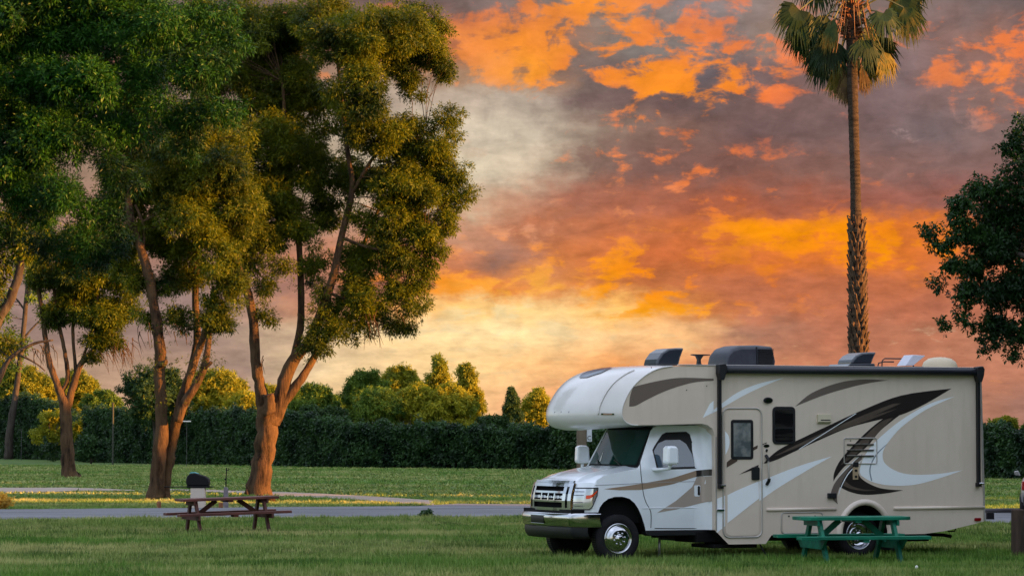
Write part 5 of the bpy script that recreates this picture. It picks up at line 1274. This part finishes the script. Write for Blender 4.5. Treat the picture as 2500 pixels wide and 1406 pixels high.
xa, xb = rv(2247, 880, .1)[0], rv(2341, 880, .1)[0]; cx = (xa + xb) / 2; r_ = .31
m = MB(); m.smooth = True; m.lathe([(r_, 3.15), (r_ * .985, 3.21), (r_ * .88, 3.285), (r_ * .62, 3.34), (r_ * .3, 3.36), (.001, 3.365)], 28, (cx, -.1, 0), 'z'); m.build('satellite_dome', mat('ivory_dome', lin((196, 180, 152)), .5), RV)

# ---- cab
def sidey(x, z):
    """half width of the cab at a place on its side"""
    y = 1.0 - .05 * max(0, (z - 1.15)) ** 1.3 * (1 if z < 1.5 else 1) - (.20 * max(0, z - 1.46))
    y -= .035 * max(0, (.80 - z)) / .3
    return y
TOPX = [(-.60, 1.245), (-.50, 1.30), (-.30, 1.375), (0, 1.435), (.20, 1.468), (.34, 1.49), (.38, 1.53), (.66, 2.10), (.72, 2.155), (.80, 2.18), (1.7, 2.185)]
def skiny(x, z):
    """cab side including the fairing that widens to the coach"""
    if x <= 1.36: return sidey(x, z)
    return float(np.interp(x, [1.36, 1.50, 1.60, 1.63], [sidey(1.36, z) + .002, sidey(1.5, z) + .012, 1.06 - .1 * max(0, z - 1.5), 1.16]))
def topz(x): return float(np.interp(x, [a for a, b_ in TOPX], [b_ for a, b_ in TOPX]))
def frontx(u): return -.765 + .115 * abs(u) ** 2.4 + .165 * max(0, (abs(u) - .72) / .28) ** 2.4      # plan line of the nose, u = y / .985
AXF = 0.0
def botz(x):
    """lower edge of the near fender and door with the wheel opening"""
    dx = x - (.01)
    if -.36 < x < .50:
        # opening: rounded, flatter at the back
        pts = [(-.36, .80), (-.33, .88), (-.27, .955), (-.18, 1.015), (-.06, 1.045), (.08, 1.045), (.20, 1.01), (.29, .94), (.36, .84), (.42, .72), (.47, .60), (.50, .50)]
        return float(np.interp(x, [a for a, b_ in pts], [b_ for a, b_ in pts]))
    return .80 if x <= -.36 else .50
cols = []
for i in range(61):
    u = -1 + 2 * i / 60; cols.append((frontx(u), u * .985, True))
side_x = [-.47, -.43, -.40, -.37, -.36, -.345, -.33, -.30, -.27, -.23, -.18, -.12, -.06, 0, .06, .12, .16, .20, .245, .29, .325, .36, .39, .42, .445, .47, .50, .505, .54, .58, .62, .66, .70, .74, .8, .95, 1.1, 1.25, 1.4, 1.5, 1.64]
cab = empty_c = None
NZ = 16
m = MB(); m.smooth = True
def column(x, y, front, sgn):
    z0, z1 = (.80, topz(-.60) - .0) if front else (botz(x), topz(x))
    if front:
        k_ = max(0, (abs(y) / .985 - .0)); z1 = 1.315 - .05 * k_ ** 2
    row = []
    for k in range(NZ + 1):
        z = z0 + (z1 - z0) * k / NZ
        if front: row.append((x + .10 * max(0, (z - .98) / .35) ** 1.6, y, z))
        else: row.append((x + (.10 * max(0, (z - .98) / .35) ** 1.6) * max(0, 1 - (x + .485) / .25) if x < -.23 else x, sgn * sidey(x, z), z))
    return row
near = [column(x, 0, False, -1) for x in reversed(side_x)]
far = [column(x, 0, False, 1) for x in side_x]
fr = [column(x, y, True, 0) for x, y, f in cols]
m.grid(near + fr + far)
cabo = m.build('cab_body', WHT, RV)
# lip round the wheel opening and sills
for sg in (-1, 1):
    xs = [x for x in side_x if -.37 <= x <= .505]
    m = MB(); m.smooth = True; m.grid([[(x, sg * sidey(x, botz(x)), botz(x)) for x in xs], [(x, sg * (sidey(x, botz(x)) - .03), botz(x) - .012) for x in xs], [(x, sg * .55, botz(x) - .02) for x in xs]])
    m.build('wheel_opening', UND, RV)
    m = MB(); m.prism([(.50, .50), (.50, .44), (.56, .41), (1.60, .41), (1.66, .47), (1.66, .50)], min(sg * .97, sg * .80), max(sg * .97, sg * .80)); m.build('sill', BLK, RV, bevel=.01)
# hood
m = MB(); m.smooth = True; R_ = []
for i in range(25):
    u = -1 + 2 * i / 24; au = abs(u); row = []
    xf = frontx(u) + .10 * ((1.315 - .05 * au ** 2 - .98) / .35) ** 1.6; xr = .36 - .10 * (1 - au ** 2)
    for k in range(15):
        t_ = k / 14; x = xf + (xr - xf) * t_ ** .9
        ye = .985 if t_ == 0 else min(.985, sidey(x, topz(x)))
        zs = topz(max(-.6, x)); z = zs + (1 - au ** 2.6) * (.045 + .01 * t_)
        z = min(z, 1.315 - .05 * au ** 2 + (x - xf) * .55 + .0)
        z += .012 * math.exp(-((au - .62) / .10) ** 2) * min(1, t_ * 4)
        row.append((x, u * ye, z))
    R_.append(row)
m.grid(R_); m.build('hood', WHT, RV)
# cab roof stub under the bunk and back wall
m = MB(); m.grid([[(.80, y, 2.183) for y in (-.84, 0, .84)], [(1.66, y, 2.186) for y in (-.84, 0, .84)]]); m.build('cab_roof', WHT, RV)
# windshield with black border
def wsp(u, v, off=0.0):
    xs = .365 + (.69 - .365) * v; zs = 1.495 + (2.13 - 1.495) * v; ys = .94 - .11 * v
    return Vector((xs - (.09 - .02 * v) * (1 - abs(u) ** 2.0) - off, u * ys, zs + off * .4 + .0 * u))
def wgrid(u0, u1, v0, v1, off, name, m_, par, nu=16, nv=6):
    m = MB(); m.smooth = True
    m.grid([[wsp(u0 + (u1 - u0) * i / nu, v0 + (v1 - v0) * k / nv, off) for k in range(nv + 1)] for i in range(nu + 1)]); return m.build(name, m_, par)
ws = wgrid(-.985, .985, -.02, 1.04, 0, 'windshield', mat('window_seal', (.008, .008, .009), .7, spec=.1), RV)
wgrid(-.93, .93, .09, .97, .006, 'glass', WSG, ws)
m = MB(); m.smooth = True; m.tube([wsp(1.0, v, .0) for v in (0, .5, 1.0)], .022, 8); m.build('far_pillar', WHT, RV)
m = MB(); m.grid([[wsp(u / 8, -.02, .0) + Vector((0, 0, .002)) for u in range(-8, 9)], [wsp(u / 8, -.02, .06) + Vector((-.03, 0, -.035)) for u in range(-8, 9)]]); m.build('cowl', BLK, RV)
for u0, u1, v1 in ((-.62, -.18, .20), (.22, .62, .20)):
    m = MB(); a, b_, c_ = wsp(u0, -.03, .03), wsp(u1, v1, .02), wsp((u0 + u1) / 2, v1 * .55, .03)
    m.tube([a, c_, b_], .011, 5); m.tube([a, a + Vector((-.03, 0, -.03))], .02, 6); m.build('wiper', BLK, ws)
# things seen through the glass: dash top sheen and seat tops are left dark; a folded paper lies on the dash
m = MB(); m.grid([[wsp(.40, .16, .010), wsp(.46, .16, .010)], [wsp(.52, .42, .010), wsp(.53, .42, .010)]]); m.build('dash_paper', MATS['white_plastic'], ws)

# side window (near and far)
def sidewin(sg):
    par = RV
    pts = [rv(px, py, .93) for px, py in ((1594, 1098), (1600, 1088), (1622, 1060), (1632, 1055), (1682, 1053), (1690, 1060), (1697, 1100), (1700, 1143), (1600, 1146), (1597, 1120))]
    def lift(q, o): return [(x, sg * (sidey(x, z) + o), z) for x, z in q]
    m = MB(); b = m.add(lift(pts, .004)); m.face([b + i for i in range(len(pts))]); wn = m.build('side_glass', BLK, par)
    inner = [rv(px, py, .93) for px, py in ((1597, 1100), (1610, 1082), (1628, 1074), (1664, 1073), (1678, 1083), (1690, 1110), (1693, 1138), (1604, 1141), (1600, 1120))]
    m = MB(); b = m.add(lift(inner, .007)); m.face([b + i for i in range(len(inner))]); m.build('pane', mat('side_pane', lin((70, 88, 104)), .05, spec=.9, coat=.5), wn)
    return wn
sidewin(-1); sidewin(1)
# door shut lines and body crease
def line(name, px, rad=.0055, m_=None, off=.001):
    q = [rv(a, b_, 1.0) for a, b_ in px]; sp = smoothpath([(Vector((x, 0, z)), rad) for x, z in q], 4)
    m = MB(); m.tube([(v.x, -(sidey(v.x, v.z) + off), v.z) for v, r in sp], rad, 5, False); return m.build(name, m_ or BLK, RV)
line('door_gap', [(1566, 1118), (1565, 1150), (1570, 1200), (1577, 1225), (1589, 1250), (1591, 1288)], .006)
line('door_gap', [(1706, 1050), (1714, 1110), (1718, 1180), (1717, 1250), (1713, 1284), (1700, 1289), (1600, 1289)], .006)
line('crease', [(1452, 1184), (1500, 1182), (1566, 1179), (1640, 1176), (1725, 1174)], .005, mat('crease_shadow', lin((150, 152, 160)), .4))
line('crease', [(1568, 1240), (1640, 1239), (1722, 1239)], .008, WHT)
# stripes on the cab side follow its surface
def cabdecal(edges, m_, off=.003):
    q = [rv(a, b_, 1.0) for a, b_ in arcpts(edges)]
    m = MB(); b = m.add([(x, -(sidey(x, z) + off), z) for x, z in q]); m.face([b + i for i in range(len(q))]); m.build('stripe', m_, RV)
for x0, x1, zz0, zz1 in []: pass
def band(top, bot, x_of, m_, off=.003, n=24):
    """ribbon between two px curves sampled at shared columns"""
    m = MB(); m.smooth = True; R_ = []
    for i in range(n + 1):
        px = x_of[0] + (x_of[1] - x_of[0]) * i / n
        a = rv(px, np.interp(px, [p[0] for p in top], [p[1] for p in top]), 1.0); b_ = rv(px, np.interp(px, [p[0] for p in bot], [p[1] for p in bot]), 1.0)
        R_.append([(a[0], -(skiny(*a) + off), a[1]), (b_[0], -(skiny(*b_) + off), b_[1])])
    m.grid(R_); return m.build('stripe', m_, RV)
band([(1474, 1193), (1520, 1187), (1566, 1180), (1640, 1167), (1700, 1148)], [(1474, 1193), (1510, 1196), (1566, 1195), (1640, 1182), (1700, 1163)], (1474, 1700), SW_K)
band([(1700, 1148), (1742, 1143)], [(1700, 1163), (1742, 1159)], (1700, 1741), SW_D, n=14)
band([(1604, 1251), (1650, 1222), (1692, 1186), (1700, 1164), (1741, 1160)], [(1604, 1251), (1650, 1243), (1700, 1230), (1741, 1220)], (1604, 1741), mat('swoosh_greige', lin((170, 156, 146)), .25, coat=.5))
# white rear quarter that closes the cab to the coach
m = MB(); m.smooth = True; m.grid([[(1.36, -(sidey(1.36, z) + .002), z), (1.50, -(sidey(1.5, z) + .012), z), (1.60, -(1.06 - .1 * max(0, z - 1.5)), z), (1.63, -1.16, z)] for z in (.50, .8, 1.1, 1.5, 1.8, 2.19)]); m.build('cab_to_coach_fairing', WHT, RV)
# door handle, lock, mirror
def oncab(px, py, off=0): x, z = rv(px, py, 1.0); return Vector((x, -(sidey(x, z) + off), z))
c_ = oncab(1702, 1197); m = MB(); m.prism(rrect(c_.x - .055, c_.x + .06, c_.z - .095, c_.z + .085, .025), c_.y - .010, c_.y); dh = m.build('cab_door_handle', WHT, RV, bevel=.004)
m = MB(); m.prism(rrect(c_.x + .005, c_.x + .045, c_.z - .075, c_.z + .075, .015), c_.y - .016, c_.y - .0105); m.build('grip', BLK, dh)
c_ = oncab(1707, 1217); m = MB(); m.lathe([(.001, -.004), (.012, -.004), (.014, 0)], 10, tuple(c_)); m.build('cab_lock', BLK, RV)
def mirror(sg, xr, xh):
    zr = 1.475
    m = MB(); m.smooth = True; m.tube([(xr, sg * .94, zr), (xr + .08, sg * 1.04, zr), (xh, sg * 1.22, zr + .015)], [.038, .03, .026], 10); m.tube([(xh, sg * 1.22, zr), (xh + .01, sg * 1.23, zr + .09)], .028, 8)
    mo = m.build('mirror_arm', WHT, RV)
    m = MB(); m.prism([(-.11, -.155), (.10, -.155), (.115, -.12), (.105, .10), (.07, .145), (-.07, .15), (-.105, .11), (-.115, -.10)], 0, .17)
    Mx = Matrix.Translation(Vector((xh, sg * 1.16, zr + .235))) @ Matrix.Rotation(math.radians(8 * -sg), 4, 'Z')
    m.v = [tuple(Mx @ Vector((x, (y if sg > 0 else -y), z))) for x, y, z in m.v]
    m.build('mirror', WHT, mo, bevel=.035)
mirror(-1, .60, .80); mirror(1, .36, .40)

# grille, lamps, bumper
def nose_pt(y, z, off=0): return Vector((frontx(y / .985) - off + .10 * max(0, (z - .98) / .35) ** 1.6, y, z))
def nose_panel(name, y0, y1, z0, z1, off, m_, par=None, n=12, th=.03):
    m = MB(); nz = 3; R_ = []
    for i in range(n + 1):
        y = y0 + (y1 - y0) * i / n
        R_.append([nose_pt(y, z0, off - th)] + [nose_pt(y, z0 + (z1 - z0) * k / nz, off) for k in range(nz + 1)] + [nose_pt(y, z1, off - th)])
    m.grid(R_)
    for r_ in (R_[0], R_[-1]): b = m.add(r_); m.face([b + i for i in range(len(r_))])
    return m.build(name, m_, par or RV)
gr = nose_panel('grille', -.76, .76, .835, 1.245, .004, mat('grille_void', (.004, .004, .005), .9, spec=.05))
nose_panel('surround', -.78, .78, 1.205, 1.262, .055, CHR, gr); nose_panel('surround', -.78, .78, .82, .868, .055, CHR, gr)
for sg in (-1, 1):
    a, b_ = sorted((sg * .70, sg * .78)); nose_panel('surround', a, b_, .868, 1.205, .053, CHR, gr, 3)
    a, b_ = sorted((sg * .54, sg * .63)); nose_panel('upright', a, b_, .868, 1.205, .050, CHR, gr, 3)
    nose_panel('post', min(sg * .23, sg * .27), max(sg * .23, sg * .27), .985, 1.10, .036, CHR, gr, 2)
nose_panel('post', -.04, .0, .985, 1.10, .036, CHR, gr, 2)
for z0, z1 in ((.952, .990), (1.098, 1.132)): nose_panel('bar', -.545, .545, z0, z1, .046, CHR, gr)
hood_lip = nose_panel('hood_lip', -.72, .72, 1.264, 1.30, .03, mat('bluish_chrome', (.5, .52, .56), .12, .8))  # chrome strip with a slightly blue base colour
for sg in (-1, 1):
    # lamp wraps the corner
    m = MB(); m.smooth = True; R_ = []; K = 12
    for i in range(K + 1):
        t_ = i / K
        if t_ < .6: u = .805 + (.995 - .805) * t_ / .6; base = (frontx(u), u * .985)
        else: xx = frontx(1) + (.10) * (t_ - .6) / .4; base = (xx, None)
        zlo = .845 + (.0 if t_ < .62 else .0 + .22 * ((t_ - .62) / .38)); zhi = 1.185
        row = []
        for k in range(7):
            z = zlo + (zhi - zlo) * k / 6; ya = base[1] if base[1] is not None else sidey(base[0], z)
            o_ = .016; row.append((base[0] - (o_ if t_ < .75 else .004) + .10 * max(0, (z - .98) / .35) ** 1.6 * (1 - t_ * .5), sg * (ya + (.012 if t_ > .4 else 0)), z))
        R_.append(row)
    m.grid(R_); hl = m.build('headlight', LNS, RV)
    m = MB(); m.grid([[Vector(R_[i][k]) + Vector((-.010, sg * .010, 0)) for k in (3, 4)] for i in range(6, K + 1)]); m.build('turn_signal', ORA, hl)
    for zz in (1, 2, 4, 5):
        m = MB(); m.tube([Vector(R_[i][zz]) + Vector((-.002, sg * .002, 0)) for i in range(0, 6)], .006, 4, False); m.build('reflector_rib', mat('lamp_grey', lin((80, 84, 90)), .3, .6), hl)
    m = MB(); edge = [R_[i][0] for i in range(K + 1)] + [R_[K][k] for k in range(7)] + [R_[i][6] for i in range(K, -1, -1)]; m.tube(edge, .010, 5, False); m.build('bezel', BLK, hl)
# bumper
def bline(t):   # t -1..1 along the bumper -> x, y
    u = abs(t); 
    if u < .80: y = u / .80 * .90; x = -.905 + .075 * (u / .8) ** 2.2
    else: f = (u - .8) / .2; a = f * math.pi / 2; y = .90 + .12 * math.sin(a); x = -.83 + .50 * (1 - math.cos(a)) ** .9
    return x, math.copysign(y, t)
def bump_(z_off, name, m_, par=None, t0=-1, t1=1, n=60, rake=True):
    m = MB(); m.smooth = True; R_ = []
    for i in range(n + 1):
        t_ = t0 + (t1 - t0) * i / n; x, y = bline(t_); R_.append([(x + dx, y * (1 - dx * .1), z) for dx, z in z_off])
    m.grid(R_); return m.build(name, m_, par or RV)
bp = bump_([(.12, .785), (.02, .785), (.0, .765), (-.012, .72), (-.006, .66), (.01, .60), (.03, .565), (.10, .56)], 'front_bumper', CHR)
bump_([(.035, .562), (.03, .50), (.05, .43), (.10, .375), (.3, .37)], 'valance', BLK, bp, -.93, .93)
bump_([(-.014, .735), (-.016, .73), (-.010, .615), (-.006, .61)], 'plate_recess', BLK, bp, -.10, .36, 10)
bump_([(-.016, .743), (-.019, .741), (-.019, .736), (-.014, .733)], 'recess_rim', CHR, bp, -.11, .37, 10); bump_([(-.006, .612), (-.012, .611), (-.010, .604), (.0, .602)], 'recess_rim', CHR, bp, -.11, .37, 10)
m = MB(); m.box(-.80, -.35, -.93, .93, .60, .84); m.build('bumper_backing', UND, RV)

# wheels
def wheel(x, y0, sgn, deep):
    r_ = empty_w = None
    R0 = .388
    m = MB(); m.smooth = True
    prof = [(.235, .015), (.25, -.006), (.30, -.018), (.345, -.008), (.380, .018), (R0, .05), (R0, .17), (.378, .21), (.30, .235), (.22, .22), (.001, .22)]
    m.lathe([(a, b_ if sgn < 0 else -b_) for a, b_ in prof], 48, (x, y0, R0 - .012)); ty = m.build('wheel', TYR, RV)
    m = MB()
    for k in range(64):       # tread blocks
        a = 2 * math.pi * k / 64
        for q in (.065, .115, .16): 
            c_ = Vector((math.cos(a) * (R0 + .001), 0, math.sin(a) * (R0 + .001))); tg = Vector((-math.sin(a), 0, math.cos(a))) * .013
            b = m.add([c_ + tg + Vector((0, (q - .02) * -sgn, 0)), c_ - tg + Vector((0, (q - .02) * -sgn, 0)), c_ - tg + Vector((0, (q + .02) * -sgn, 0)), c_ + tg + Vector((0, (q + .02) * -sgn, 0))])
            m.face([b, b + 1, b + 2, b + 3])
    m.v = [(vx + x, vy + y0, vz + R0 - .012) for vx, vy, vz in m.v]; m.build('tread', BLK, ty)
    m = MB(); m.smooth = True
    if deep: prof = [(.245, -.004), (.236, -.012), (.225, -.004), (.215, .03), (.20, .07), (.15, .10), (.11, .105), (.10, .06), (.075, .05), (.07, -.0), (.05, -.02), (.001, -.022)]
    else: prof = [(.245, -.004), (.236, -.014), (.226, -.012), (.218, .006), (.205, .01), (.195, -.012), (.16, -.034), (.12, -.044), (.075, -.046), (.06, -.05), (.055, -.072), (.04, -.080), (.001, -.082)]
    m.lathe([(a, b_ if sgn < 0 else -b_) for a, b_ in prof], 48, (x, y0, R0 - .012)); m.build('rim', CHR, ty)
    for k in range(8):
        a = 2 * math.pi * (k + .3) / 8; rr_ = .095 if not deep else .088; dd = -.046 if not deep else .055
        m = MB(); m.smooth = True; yy = dd if sgn < 0 else -dd
        m.lathe([(.017, .004 * -sgn), (.014, .018 * sgn), (.001, .024 * sgn)], 8, (x + math.cos(a) * rr_, y0 + yy, R0 - .012 + math.sin(a) * rr_)); m.build('wheel_nut', CHR, ty)
wheel(0, -.99, -1, False); wheel(0, .99, 1, False); wheel(4.41, -1.02, -1, True); wheel(4.41, 1.02, 1, True)
m = MB(); m.smooth = True; m.lathe([(.001, .245), (.30, .245), (.37, .26), (.388, .3), (.388, .42), (.35, .46), (.001, .46)], 32, (4.41, -1.02, .376)); m.build('wheel', TYR, RV)
# underbody: frame, tanks, steps, jack, exhaust, mud flaps
m = MB()
m.box(-.55, 6.0, -.50, -.40, .42, .58); m.box(-.55, 6.0, .40, .50, .42, .58); m.build('chassis_rail', UND, RV)
m = MB(); m.tube([(0, -.8, .36), (0, .8, .36)], .05, 8); m.build('front_axle', UND, RV)
m = MB(); m.tube([(4.41, -.8, .36), (4.41, .8, .36)], .07, 8); m.lathe([(.001, -.16), (.17, -.1), (.2, 0), (.17, .1), (.001, .16)], 16, (4.41, 0, .37)); m.build('rear_axle', UND, RV)
m = MB(); m.box(2.75, 3.7, -.9, .9, .30, .50); m.build('tank', UND, RV, bevel=.02)
m = MB(); m.box(1.66, 2.45, -1.12, -.30, .20, .262); m.build('entry_step', UND, RV, bevel=.01)
m = MB(); m.box(1.4, 1.85, -1.0, -.2, .29, .47); m.build('step_box', UND, RV, bevel=.02)
m = MB(); m.box(5.0, 5.9, -.9, .9, .30, .46); m.build('tank', UND, RV, bevel=.02)
m = MB(); m.box(5.05, 5.75, -1.05, -.9, .26, .40); m.build('propane_housing', UND, RV, bevel=.02)
m = MB(); m.smooth = True; m.tube([(.92, -.62, -.02), (.92, -.62, .44)], .022, 10); jk = m.build('levelling_leg', mat('dull_steel', lin((150, 148, 146)), .4, .7), RV)
m = MB(); m.box(.84, 1.0, -.70, -.54, -.01, .012); m.build('foot_plate', MATS['dull_steel'], jk); m = MB(); m.box(.80, 1.04, -.68, -.56, .37, .43); m.build('clamp', UND, jk)
m = MB(); m.box(-.45, .55, -.84, .84, .62, .98); m.build('engine_bay', UND, RV)
for sg in (-1, 1): m = MB(); m.box(4.98, 5.0, min(sg * .75, sg * 1.18), max(sg * .75, sg * 1.18), .12, .44); m.build('mud_flap', BLK, RV)
m = MB(); m.smooth = True; m.tube([(5.9, -.7, .36), (6.15, -.85, .35), (6.2, -1.0, .33)], .03, 8); m.tube([(6.02, -1.10, .50), (6.08, -1.12, .42), (6.20, -1.12, .42), (6.26, -1.10, .52)], .012, 6); m.build('exhaust', UND, RV)
m = MB(); m.smooth = True; m.tube([(2.50, -1.1, .28), (2.54, -1.15, .16), (2.62, -1.16, .05), (2.7, -1.15, .01)], .012, 6); m.build('drain_hose', BLK, RV)
